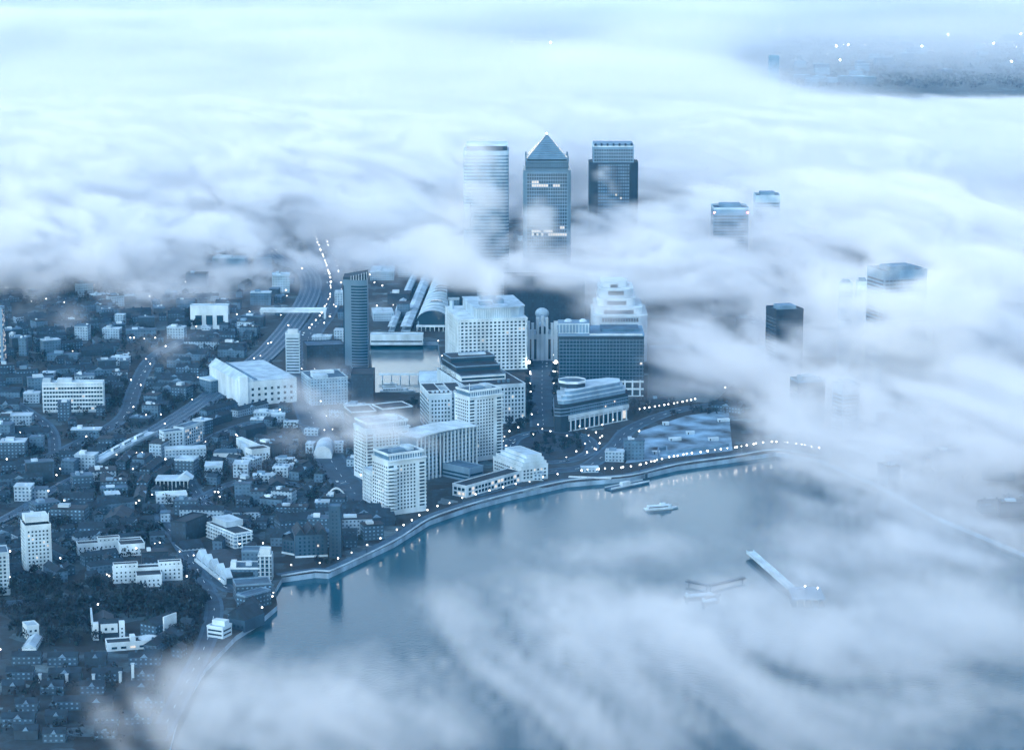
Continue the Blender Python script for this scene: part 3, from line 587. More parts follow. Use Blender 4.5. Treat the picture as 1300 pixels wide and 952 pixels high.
oct_ = [(14 + UP[0] * 16 + 14 * math.cos(q_), 8 + UP[1] * 18 + 14 * math.sin(q_)) for q_ in [R(22.5 + 45 * i) - rz_ for i in range(8)]]
MB().prism(oct_, H + 12.9, H + 17).build('lantern_storey', 'dark', root); o = MB().prism(oct_, H + 17.002, H + 18.2).build('roof', 'roof_grey', root)
mb = MB()
for i in range(8):
    a, b_ = oct_[i], oct_[(i + 1) % 8]; d = Vector((b_[0] - a[0], b_[1] - a[1])); nrm = Vector((d.y, -d.x)).normalized() * .5
    mb.prism([a, (a[0] + nrm.x, a[1] + nrm.y), (b_[0] + nrm.x, b_[1] + nrm.y), b_], H + 17.003, H + 19.4)
mb.build('parapet', 'white', o); MB().tube(0, 0, 0, 6, 8, 8, 14).build('rotunda', 'stone', root, (W - 16 + UP[0] * 24, UP[1] * 24, 0))
# --- long glazed train shed
a = at(530, 419); c = at(569, 322); v = c - a; L = v.length; rz = math.atan2(v.y, v.x) - math.pi / 2
root = thing('train_shed', 'long barrel-roofed glazed train shed running away into the mist', 'station', a, rz); W = 37; L = 330; claim(a, rz, 0, W, 0, L); HERO.append((548, 395, 'barrel-roofed train shed'))
MB().box(0, W, 2, L, -1, 11).build('wall', 'grey', root); vault_y(-.8, W + .8, 0, L, 11.02, 13).build('roof', ['roof_pale', 'glass'], root)
for k in range(15): 
    y = 8 + k * 22; q = vault_y(-1.1, W + 1.1, y, y + 1.4, 11.1, 13.4).build('roof_rib', ['white', 'white'], root)
for y in (70, 150, 170, 190, 240): vault_y(W * .25, W * .75, y, y + 7, 20.6, 4.4).build('roof_light', ['glass', 'glass'], root)
MB().box(2, W - 2, -.5, 2, 1, 14).build('end_glazing', 'glass', root); MB().box(-1, W + 1, -8, .5, 5, 6.4).build('platform_canopy', 'white', root)
for i in range(8): MB().box(-.4, .4, -7.9, -7.3, -4, 5).build('column', 'white', root, (i * W / 7, 0, 0))
for (a_, c_, w_, lb) in (((508, 421), (546, 333), 13, 'long pale platform canopy running beside the barrel-roofed train shed'), ((492, 421), (530, 336), 9, 'thin outer platform canopy left of the wider one beside the shed')):
    a, c = at(*a_), at(*c_); v = c - a; L = v.length; rz = math.atan2(v.y, v.x) - math.pi / 2; root = thing('platform_canopy', lb, 'canopy', a, rz); claim(a, rz, 0, w_, 0, L)
    MB().gable(0, w_, 0, L, 6, 8.2, 'y').build('roof', 'roof_pale', root); MB().box(1, w_ - 1, 0, L, -.3, 1.2).build('platform', 'concrete', root)
    for i in range(12): MB().box(-.3, .3, -.3, .3, 1.2, 6).build('post', 'steel', root, (w_ / 2, 4 + i * (L - 8) / 11, 0))
# --- dock bridge building and quays
block((470, 437, 537, 437), 426, 16, 'long low white quay building above the dark dock water', mode='bands', wall='white', rm='roof_pale', storey=4.6, wh=1.6, ref='white quay building')
root = thing('footbridge', 'thin white footbridge crossing the dock basin', 'footbridge', at(481, 478)); W = (at(535, 476) - at(481, 478)).length
MB().box(0, W, -1.5, 1.5, 1.6, 2.3).build('deck', 'white', root)
for s in (-1.5, 1.4): MB().box(0, W, s, s + .1, 2.3, 3.4).build('railing', 'white', root)
for i in range(5): MB().box(-.5, .5, -1, 1, -9, 1.6).build('pier', 'concrete', root, (4 + i * (W - 8) / 4, 0, 0))
root = thing('road_bridge', 'bright white bridge slab spanning the railway and the lit highway', 'bridge', at(330, 405)); W = (at(414, 405) - at(330, 405)).length; HERO.append((372, 398, 'white bridge slab')); claim(at(330, 405), 0, 0, W, 0, 12)
MB().box(0, W, 0, 12, 8, 11).build('deck', 'white', root)
for s in (0, 11.4): MB().box(0, W, s - .3, s + .3, 11, 12.6).build('parapet', 'white', root)
for x in (1, W - 3): MB().box(x, x + 2.5, .5, 11, -1, 8).build('pier', 'white', root)
# --- left warehouse with long ridge and tower
root, W, H = place((306, 516, 377, 510), 486, 'long white warehouse with wide pale roof beside the railway', 'warehouse', 'warehouse', ref='long white warehouse', depth=120)
D = 110; MB().box(0, W, 0, D, -1, H).build('wall', 'white', root); windows(root, W, 20, 'F', 2, H - 1, 7, 6, 2.6, 2.6, 0)
MB().gable(-.5, W * .25, -.5, D, H + .01, H + 7, 'y').build('roof', 'roof_pale', root); MB().box(W * .25 + .02, W, 0, D, H + .02, H + .9).build('flat_roof', 'roof_pale', root)
MB().box(-1.2, W * .12, -2, 5, -.9, H + 6).build('end_tower', 'white', root); MB().box(W * .28, W * .31, 2, D - 4, H + .9, H + 2.4).build('roof_upstand', 'grey', root)
block((363, 474, 381, 474), 424, 14, 'narrow grey tower block with white cap above the long white warehouse', mode='bands', wall='stone', storey=3.3, wh=1.2, rm='roof_pale', pm='white', ref='white-capped narrow tower', plant=[(.15, .85, .2, .8, 4, 'white')])
# --- left city landmarks
block((55, 524, 132, 523), 487, 12, 'long pale slab block with five rows of ribbon windows', wall='stone', ref='long pale slab block', bay=3.0, storey=4.2, ww=2.4, wh=1.9, fr=(.5, 1.7, .5, 'white'), z0=2, rm='roof_pale', pm='white', lit=.02, plant=[(.0, .13, .2, .9, 4, 'roof_pale'), (.24, .48, .2, .9, 4, 'roof_pale')])
root, W, H = block((33.5, 727, 66.5, 724), 669, 20, 'bright white tower block in the lower left, dark band under its top', wall='white', ref='bright white tower block', bay=2.9, storey=3.0, ww=1.3, wh=1.4, fr=(.35, .35, .3, 'white'), rm='roof_grey', cat='tower block', name='tower_block', pm='white')
MB().box(1.5, W - 1.5, 4, 18, H + .3, H + 2.6).build('recess_storey', 'dark', root); MB().box(1, W - 1, 2.5, 18, H + 2.61, H + 7.2).build('top_storey', 'white', root)
for x in (1, W * .62, W - 1.4): MB().box(x, x + .5, 2.2, 2.8, H + 2.6, H + 9.5).build('roof_fin', 'white', root)
block((-14, 757, 13, 755), 704, 22, 'grey-white tower block cut off by the left edge of the photo', wall='stone', ref='left edge tower block', bay=3.1, storey=3.0, ww=1.6, wh=1.5, fr=(.5, .4, .4, 'white'), cat='tower block', name='tower_block')
block((-12, 470, 5, 470), 392, 16, 'tall thin tower at the left edge with stacked lit windows', wall='grey', bay=3.6, storey=3.2, ww=2.4, wh=1.7, lit=.42, cat='tower block', name='tower_block', ref='lit thin tower')
W1 = dict(wall='white', bay=3.4, storey=3.0, ww=1.2, wh=1.3, rm='roof_dark', pm='white')
def longblock(f, yt, label, ref, wings, ups):
    root, W, H = block(f, yt, 10, label, ref=ref, cat='apartment block', name='apartment_block', **W1)
    for (u0, u1, dy, hh) in wings:
        w_ = MB().box(W * u0, W * u1, -dy, -.02, -1, hh).build('front_wing', 'white', root); windows(w_, W * (u1 - u0), dy, 'F', .6, hh - .4, 3.3, 3.0, 1.2, 1.3, 0, x0=W * u0, y0=-dy); flat_roof(w_, W * u0, W * u1, -dy, -.03, hh, 'roof_dark', 'white', .6)
    for (u0, u1) in ups:
        w_ = MB().box(W * u0, W * u1, 3, 9.5, H + .3, H + 3.4).build('roof_storey', 'white', root); flat_roof(w_, W * u0, W * u1, 3, 9.5, H + 3.41, 'roof_dark', 'white', .5); windows(w_, W * (u1 - u0), 6, 'F', H + .4, H + 3.3, 3.3, 2.8, 1.0, 1.0, 0, x0=W * u0, y0=3)
    claim(Vector(root.location), root.rotation_euler.z, 0, W, -16, 0)
longblock((99, 705, 181, 699), 692, 'long white apartment block with one roof storey and wing at its right end', 'upper long white block', [(.62, 1.0, 14, 9.5)], [(.32, .66)])
longblock((144, 741, 232, 736), 724, 'long white apartment block with two roof storeys and a central front wing', 'lower long white block', [(.32, .68, 15, 9)], [(.01, .36), (.66, .99)])
# school with white corner turrets
root, W, H = place((121, 812, 157, 810), 796, 'dark school building with white gable front and paired white turrets', 'school', 'school_building', ref='white-turreted school', depth=34)
MB().box(0, W, 0, 14, -1, H).build('wall', 'brick', root); MB().gable(-.3, W + .3, -.3, 14.3, H + .002, H + 4, 'x', 0, 3).build('roof', 'slate', root)
for x in (-1.5, W - 3): 
    q = MB().box(x, x + 4, -1.5, 4, -1, H + 3).build('turret', 'white', root); windows(q, 4, 4, 'F', .5, H + 2, 3.4, 2.9, 1.2, 1.2, 0, x0=x, y0=-1.5)
MB().box(W * .2, W * .8, -.6, 2, H - 4.5, H + 1.5).build('white_fascia', 'white', root); windows(root, W * .6, 5, 'F', H - 4, H + 1.2, 4.6, 4.6, 1.8, 1.8, 0, x0=W * .2, y0=-.62)
MB().box(-2.2, -1.0, 2, 34, -1, H + 5).build('side_gable', 'stone', root); MB().box(0, 14, 14.02, 34, -1, H - 1).build('rear_wing', 'brick', root); MB().gable(-.3, 14.3, 14.05, 34.3, H - .99, H + 3, 'y').build('rear_roof', 'slate', root)
root, W, H = block((136, 827, 190, 823), 818, 12, 'low flat building with bright white rim and a round end', mode='grid', wall='white', bay=6.5, storey=3.6, ww=3.8, wh=1.6, z0=.4, rm='roof_dark', pm='white', ref='low white-rimmed building')
MB().tube(0, 0, -1, H + .7, 7, n=16).build('round_end', 'white', root, (W, 8, 0)); MB().box(W * .56, W * .68, 1, 9, H + .3, H + 4).build('roof_box', 'white', root)
block((28, 826, 46, 826), 817, 26, 'small white building with sloping pale roof and tall side wall', mode='grid', wall='white', roof='y', rm='roof_pale', rh=3, ref='small white sloping building')
block((35, 812, 50, 810), 796, 12, 'white stepped block at the back of the sloping building', mode='grid', wall='white', rm='roof_pale')
root, W, H = block((178, 806, 198, 810), 784, 22, 'dark L-shaped house with one white gable among the park trees', mode='mat', wall='brick', roof='y', rm='slate', rh=4); MB().box(W + .02, W + 1.2, 8, 22, -1, H + 1).build('end_gable', 'white', root)
# riverside
root, W, H = place((250, 712, 288, 742), 697, 'dark terrace with a row of tall white gables facing the street', 'terrace', 'gabled_terrace', ref='white gabled terrace', depth=26)
MB().box(0, W, 0, 24, -1, H - 5).build('wall', 'brick', root); MB().box(.1, W - .1, 6, 24, H - 4.9, H - 2).build('attic', 'slate', root)
for i in range(5):
    a, b_ = W * i / 5 + .6, W * (i + 1) / 5 - .6; g = MB(); n = len(g.v); g.v = [(a, -.5, 0), (b_, -.5, 0), (b_, -.5, H - 4), ((a + b_) / 2, -.5, H + 1.5), (a, -.5, H - 4), (a, 5, 0), (b_, 5, 0), (b_, 5, H - 4), ((a + b_) / 2, 5, H + 1.5), (a, 5, H - 4)]; g.f = [(0, 1, 2, 3, 4), (9, 8, 7, 6, 5), (2, 7, 8, 3), (3, 8, 9, 4), (1, 6, 7, 2), (0, 4, 9, 5)]; g.m = [0] * 6
    q = g.build('gable', 'stone', root); windows(q, b_ - a, 5, 'F', 1, H - 4, 3, 3.1, 1.2, 1.5, 0, x0=a, y0=-.52)
MB().box(0, W, -2.2, -.6, -.2, 2.4).build('garden_wall', 'white', root)
block((263, 682, 299, 697), 664, 16, 'balconied block with white roof box and white storey railings', wall='grey', ref='balconied block', bay=4.2, storey=3.1, ww=3, wh=1.7, fr=(.35, .9, 1.4, 'white'), rm='roof_dark', pm='white', plant=[(.02, .5, .3, 1.3, 5, 'roof_pale')])
block((236, 690, 263, 679), 664, 14, 'dark left return of the balconied block', mode='mat', wall='dark', rm='roof_dark')
block((222, 692, 232, 700), 682, 18, 'dark house with a bright white triangular gable by the street', mode='mat', wall='white', roof='y', rm='slate', rh=5, cat='house', name='house', ref='white triangular gable')
block((328, 738, 345, 738), 706, 12, 'small brick tower house with white framed crown at the river bend', wall='brick', ref='white-crowned tower house', bay=3.4, storey=3.3, ww=1.6, wh=1.9, rm='roof_grey', pm='white', fr=(1.2, .6, .35, 'stone'), plant=[(.1, .9, .2, .9, 5, 'white')], faces='FR', cat='tower house')
block((292, 738, 330, 738), 722, 20, 'roof terrace building with white plant boxes beside the tower house', mode='mat', wall='grey', rm='roof_grey', pm='white', plant=[(.02, .2, .1, .5, 5, 'white'), (.5, .7, .4, .7, 3, 'roof_pale')])
block((307, 722, 340, 722), 700, 14, 'grey apartment block behind the white-crowned tower house', mode='mat', wall='grey', rm='roof_grey')
def gables(f, yt, D, n, label, wall='brick', ref=None, rh=5, front=None):
    root, W, H = place(f, yt, label, 'warehouse', 'gabled_warehouse', ref=ref, depth=D); MB().box(0, W, 0, D, -1, H - rh).build('wall', wall, root)
    windows(root, W, D, 'F', 1, H - rh - .3, 3.6, 3.3, 1.5, 1.7, .05, cap=80)
    for i in range(n): MB().gable(W * i / n + .05, W * (i + 1) / n - .05, -.3, D + .3, H - rh + .002, H, 'y').build('roof', 'slate', root)
    if front: MB().box(-.1, W + .1, -.5, -.02, -.9, 1.5).build('plinth', front, root)
    return root, W, H
gables((375, 708, 416, 706), 672, 26, 3, 'brick warehouse with three dark gables on the riverbank', ref='three-gabled warehouse', front='white')
gables((358, 702, 374, 705), 676, 26, 1, 'narrow brick wing left of the three-gabled warehouse', front='white')
block((418, 708, 433, 708), 644, 12, 'tall narrow brick tower with arched base at the river wall', wall='brick', ref='narrow brick tower', bay=3.0, storey=3.2, ww=1.3, wh=1.5, rm='roof_grey', fr=(.9, .5, .3, 'brick'), faces='FR', cat='tower')
block((356, 678, 414, 672), 655, 16, 'long pale-windowed brick range behind the gabled warehouse', mode='mat', wall='brick', roof='gable', rm='slate', rh=5, cat='terrace', name='terrace_range', ref='long brick range')
gables((289, 797, 311, 801), 772, 24, 1, 'dark gable-ended wharf building at the water with a long slate roof', wall='brick', ref='gable-ended wharf', rh=7)
block((309, 794, 331, 778), 772, 12, 'dark riverside wharf range stepping along the water', mode='mat', wall='brick', roof='gable', rm='slate', rh=5)
block((312, 776, 344, 767), 758, 10, 'upper wharf house with grey roof at the tip of the river bend', mode='mat', wall='brick', rm='roof_grey', pm='grey')
block((300, 765, 345, 762), 744, 18, 'dark flat-roofed wharf house behind the gable-ended wharf', mode='mat', wall='brick', rm='roof_grey', pm='grey')
block((263, 808, 283, 811), 795, 12, 'white terraced house with curved white balcony in the corner mist', mode='bands', wall='white', rm='roof_pale', storey=3, wh=1.2, ref='curved white terrace', plant=[(.1, .9, .4, .9, 4, 'white')])
root, W, H = place((197, 624, 240, 624), 609, 'open white pavilion with a long pale roof and bare posts', 'pavilion', 'pavilion', ref='white pavilion', depth=20)
MB().box(2, W - 2, 4, 18, -.5, H - 2).build('wall', 'dark', root); MB().box(0, W, 0, 20, H - 1.2, H).build('roof', 'roof_pale', root); MB().gable(W - 11, W + 3, 2, 16, H + .01, H + 5, 'y').build('gable_roof', 'roof_pale', root)
for i in range(9): MB().box(-.3, .3, 0, .6, -.5, H - 1.2).build('post', 'white', root, (1 + i * (W - 2) / 8, .2, 0))
block((199, 640, 238, 638), 630, 14, 'low cluster roof, bright white and irregular, below the pavilion', mode='mat', wall='white', rm='white', pm='white')
block((222, 608, 246, 609), 584, 16, 'dark brick cube with pale flat roof above the pavilion', mode='mat', wall='brick', rm='roof_pale', pm='stone', ref='dark brick cube')
block((210, 588, 262, 586), 572, 14, 'long pale flat-roofed block behind the dark brick cube', mode='mat', wall='stone', rm='roof_pale')
block((209, 573, 234, 570), 550, 12, 'pale apartment house with tall windows near the railway', wall='stone', bay=3.6, storey=3.2, ww=1.4, wh=1.8, rm='roof_grey', ref='pale railway apartment house')
block((234, 568, 258, 560), 544, 12, 'lit slanting apartment wing right of the pale railway apartment house', wall='stone', bay=3.6, storey=3.2, ww=1.5, wh=1.8, rm='roof_grey', lit=.25)
block((271, 585, 306, 585), 571, 14, 'wide pale two-storey block with rows of windows and grey roof', wall='white', bay=3.6, storey=3.2, ww=1.4, wh=1.6, roof='hip', rm='roof_grey', rh=3, ref='wide pale two-storey block')
root, W, H = block((320, 590, 343, 587), 572, 14, 'white round-cornered block with deep U-shaped roof', wall='white', bay=3.2, storey=3.0, ww=1.3, wh=1.7, rm='roof_dark', ref='white U-roof block'); MB().box(W - 6, W, 14.02, 60, -1, H).build('rear_wing', 'white', root); MB().prism([(0, 14.02), (6, 14.02), (W - 6.02, 48), (W - 6.02, 56)], -1, H - 1).build('angled_wing', 'stone', root)
vault_ref = place((398, 582, 421, 582), 576, 'small glasshouse hall with white semicircular gable', 'hall', 'arched_hall', ref='white arched hall', depth=40); root, W, H = vault_ref
MB().box(0, W, 0, 40, -1, 2.4).build('wall', 'white', root); vault_y(-.4, W + .4, -.2, 40, 2.41, 9.5).build('roof', ['roof_pale', 'white'], root)
root = thing('steel_arch', 'thin white steel arch standing over a dark roof', 'arch', at(414, 636)); n = 14; Wd = (at(440, 636) - at(414, 636)).length; HERO.append((427, 632, 'white steel arch'))
mb = MB(); pts = [(Wd * i / n, 7.5 * math.sin(math.pi * i / n)) for i in range(n + 1)]
for i in range(n):
    (a, za), (b_, zb) = pts[i], pts[i + 1]; q = len(mb.v); mb.v += [(a, -.8, za + 3.4), (b_, -.8, zb + 3.4), (b_, .8, zb + 3.4), (a, .8, za + 3.4), (a, -.8, za + 4.9), (b_, -.8, zb + 4.9), (b_, .8, zb + 4.9), (a, .8, za + 4.9)]; mb.f += [(q, q + 3, q + 2, q + 1), (q + 4, q + 5, q + 6, q + 7), (q, q + 1, q + 5, q + 4), (q + 2, q + 3, q + 7, q + 6)]; mb.m += [0] * 4
mb.build('arch_rib', 'white', root)
for x in (0, Wd): MB().box(x - 1, x + 1, -1, 1, -.3, 4.6).build('footing', 'concrete', root)
block((268, 500, 294, 496), 484, 22, 'small hall with curved white roof edge by the railway', mode='mat', wall='grey', rm='roof_pale', pm='white', ref='curved white-edged hall')
block((242, 418, 290, 418), 389, 14, 'foggy white hall with tall openings at the far left', wall='white', bay=13, storey=16, ww=8, wh=12, z0=3, rm='roof_pale', ref='foggy white hall')
block((390, 470, 438, 468), 440, 30, 'low dark block left of the slim dark tower', mode='mat', wall='dark', rm='roof_grey')
block((395, 515, 442, 512), 482, 44, 'pale grid-roofed building yard left of the dock', mode='mat', wall='stone', rm='roof_grey', plant=[(.1, .5, .1, .4, 3, 'roof_pale'), (.2, .8, .6, .8, 3, 'white')], ref='grid-roofed yard building')
block((446, 512, 474, 512), 476, 36, 'dark flat block at the foot of the slim dark tower', mode='mat', wall='dark', rm='roof_dark')
block((446, 552, 478, 550), 524, 30, 'dark office with thin white roof edges by the dock basin', mode='bands', wall='dark', rm='roof_dark', pm='white', storey=3.6, wh=1.6, ref='white-edged dark office')
block((486, 552, 524, 548), 520, 26, 'dark office with bright roof corner right of its twin', mode='bands', wall='dark', rm='roof_dark', pm='white', storey=3.6, wh=1.6)

# ------------------------------------------------------------------ piers and boats on the river
def gang(name, label, cat, a, c, w, z, h, m, rail=True):
    v = c - a; L = v.length; root = thing(name, label, cat, (a.x, a.y, 0), math.atan2(v.y, v.x))
    MB().box(0, L, -w / 2, w / 2, z, z + h).build('deck', m, root)
    if rail:
        for s in (-w / 2, w / 2 - .25): MB().box(0, L, s, s + .25, z + h, z + h + 1.1).build('railing', 'white', root)
    for i in range(max(2, int(L / 22))): MB().tube(0, 0, LZ - 3, z, .5).build('pile', 'metal_dark', root, (2 + i * (L - 4) / max(1, int(L / 22) - 1), 0, 0))
    return root, L
gang('pier_gangway', 'white gangway reaching from the promenade towards the pontoon', 'gangway', at(722, 611, LZ), at(776, 613, LZ), 3.5, -1.2, 1.0, 'white')
root, L = gang('pontoon', 'long narrow pontoon moored off the promenade with white rail', 'pontoon', at(772, 622, LZ), at(820, 612, LZ), 9, LZ - .4, 1.7, 'roof_grey')
MB().box(L * .35, L * .55, -2, 2.5, LZ + 1.3, LZ + 4.5).build('shelter', 'white', root); MB().box(0, L, -4.8, -3.9, LZ + 1.3, LZ + 2.6).build('fender_rail', 'white', root)
gang('pontoon_mast', 'dark mooring dolphin at the outer end of the pontoon', 'mooring post', at(819, 609, LZ), at(822, 609, LZ), 3, LZ - 1, 7, 'metal_dark', False)
gang('jetty', 'long pale jetty striking out across the misty water at lower right', 'jetty', at(952, 706, LZ), at(1004, 752, LZ), 6, -1.4, 1.6, 'white')
gang('jetty', 'dark timber jetty bending over the water left of the pale jetty', 'jetty', at(900, 748, LZ), at(945, 738, LZ), 4, -1.6, 1.2, 'metal_dark', False)
gang('jetty', 'dark short timber stage at the near end of the bent jetty', 'jetty', at(872, 742, LZ), at(900, 748, LZ), 4, -1.6, 1.2, 'metal_dark', False)
def boat(a, rz, L, w, label, name='river_boat', barge=False):
    root = thing(name, label, 'barge' if barge else 'boat', (a.x, a.y, LZ), rz)
    hp = lambda k: [(-L / 2, -w / 2 * k), (L * .3, -w / 2 * k), (L / 2 * (.94 + .06 * k), 0), (L * .3, w / 2 * k), (-L / 2, w / 2 * k)]
    MB().prism(hp(.8), -.6, 1.4, 0, hp(1)).build('hull', 'metal_dark' if barge else 'white', root)
    if barge: MB().box(-L * .42, L * .25, -w * .4, w * .4, 1.41, 2.2).build('cargo_hatch', 'roof_pale', root); MB().box(-L * .48, -L * .43, -w * .3, w * .3, 1.41, 4).build('cabin', 'white', root)
    else:
        c_ = MB().prism([(-L * .42, -w * .4), (L * .22, -w * .4), (L * .3, 0), (L * .22, w * .4), (-L * .42, w * .4)], 1.41, 3.7).build('cabin', 'white', root)
        for s in (-1, 1):
            for i in range(8): inst('window', winmesh('F', 2.2, .9, 'glass'), c_, (-L * .38 + i * L * .072, s * w * .4, 2.7))
        MB().box(-L * .05, L * .1, -w * .22, w * .22, 3.71, 5.4).build('wheelhouse', 'white', root); MB().tube(0, 0, 5.4, 8.5, .15).build('mast', 'metal_dark', root, (0, 0, 0))
root = thing('mooring_platform', 'low lit platform on piles beyond the end of the pale jetty', 'platform', at(1006, 760)); W = (at(1048, 760) - at(1006, 760)).length
MB().box(0, W, 0, 34, -1.2, 0).build('deck', 'grey', root)
for i in range(4):
    for y in (4, 30): MB().tube(0, 0, -9, -1.2, .8).build('pile', 'metal_dark', root, (4 + i * (W - 8) / 3, y, 0))
boat(at(840, 646, LZ), R(17), 31, 7, 'white passenger boat gliding through mist in mid river')
boat(at(893, 757, LZ), R(20), 30, 8, 'pale-hatched barge moored beside the dark timber jetties', 'barge', True)
boat(at(903, 764, LZ), R(35), 16, 5, 'small dark barge lying just behind the larger barge', 'barge', True)
boat(at(505, 497, LZ), R(2), 38, 7, 'long white boat moored in the dock basin by the white-edged office')
boat(at(497, 491, LZ), R(4), 20, 4, 'short slim white boat moored behind the long white dock boat')

# ------------------------------------------------------------------ smaller city blocks
TONE = {'f_white': 'pale', 'f_stone': 'grey stone', 'f_brick': 'brick', 'f_dark': 'dark', 'f_grey': 'grey'}
RN = {'roof_pale': 'pale roof', 'roof_grey': 'grey roof', 'roof_dark': 'dark roof', 'slate': 'slate roof'}
USED = set()
def rel(px, py, hx, hy):
    dx, dy = px - hx, (py - hy) * 2.2
    far = math.hypot(dx, dy); d = 'just ' if far < 34 else ('well ' if far > 95 else '')
    if abs(dx) > 2 * abs(dy): s = 'left of' if dx < 0 else 'right of'
    elif abs(dy) > 2 * abs(dx): s = 'behind' if dy < 0 else 'in front of'
    else: s = ('behind and left of' if dx < 0 else 'behind and right of') if dy < 0 else ('in front and left of' if dx < 0 else 'in front and right of')
    return d + s
def auto_label(px, py, tone, rm, kind, size):
    hs = sorted(HERO, key=lambda h: math.hypot(px - h[0], (py - h[1]) * 2))[:7]
    for h in hs:
        for base in (f"{TONE[tone]} {kind}", f"{size} {TONE[tone]} {kind}", f"{size} {TONE[tone]} {kind} with {RN[rm]}"):
            s = f"{base} {rel(px, py, h[0], h[1])} the {h[2]}"
            if s not in USED and 4 <= len(s.split()) <= 16: USED.add(s); return s
    for h in hs:
        for h2 in hs:
            s = f"{size} {TONE[tone]} {kind} between the {h[2]} and the {h2[2]}"
            if h is not h2 and s not in USED and len(s.split()) <= 16: USED.add(s); return s
    for n in ('second', 'third', 'fourth', 'fifth', 'sixth', 'seventh'):
        s = f"{n} {TONE[tone]} {kind} {rel(px, py, hs[0][0], hs[0][1])} the {hs[0][2]}"
        if s not in USED: USED.add(s); return s
    return s
def small(c, rz, W, D, H, tone, roof, rm, kind, group=None):
    px, py = proj((c.x, c.y, 0)); size = 'long' if W > 34 else ('small' if W < 15 else ('tall' if H > 22 else 'low'))
    root = thing({'terrace': 'terrace_row', 'block': 'city_block', 'house': 'house', 'shed': 'shed', 'flats': 'flats'}[kind], auto_label(px, py, tone, rm, kind, size), {'terrace': 'terrace', 'block': 'building', 'house': 'house', 'shed': 'shed', 'flats': 'flats'}[kind], c, rz, group)
    claim(c, rz, 0, W, 0, D); MB().box(0, W, 0, D, -1, H).build('wall', tone, root)
    if roof == 'flat':
        r = MB().box(-.3, W + .3, -.3, D + .3, H + .002, H + .7).build('roof', rm, root)
        if W > 16: MB().box(W * .2, W * rnd.uniform(.35, .6), D * .25, D * .7, H + .7, H + rnd.uniform(2.2, 3.6)).build('plant_room', rnd.choice(['grey', 'stone', 'white']), r)
        for k in range(rnd.randint(0, 3)): MB().box(0, 2.2, 0, 1.8, 0, 1.4).build('roof_vent', 'white' if rnd.random() < .5 else 'grey', r, (rnd.uniform(.05, .85) * W, rnd.uniform(.05, .8) * D, H + .7))
    else:
        rh = min(4.5, D * .33); ax = 'x' if W >= D else 'y'
        r = MB().gable(-.3, W + .3, -.3, D + .3, H + .002, H + rh, ax).build('roof', rm, root)
        for k in range(max(1, int(W / 11))): MB().box(-.8, .8, -.5, .5, H + rh - 1.8, H + rh + 1.4).build('chimney', 'brick', r, (5 + k * 11 if W > 10 else W / 2, D / 2, 0))
        if kind == 'terrace' and rnd.random() < .5: MB().gable(W * .36, W * .62, -.5, D * .5, H - .4, H + rh * .6, 'y').build('front_gable', 'grey', root)
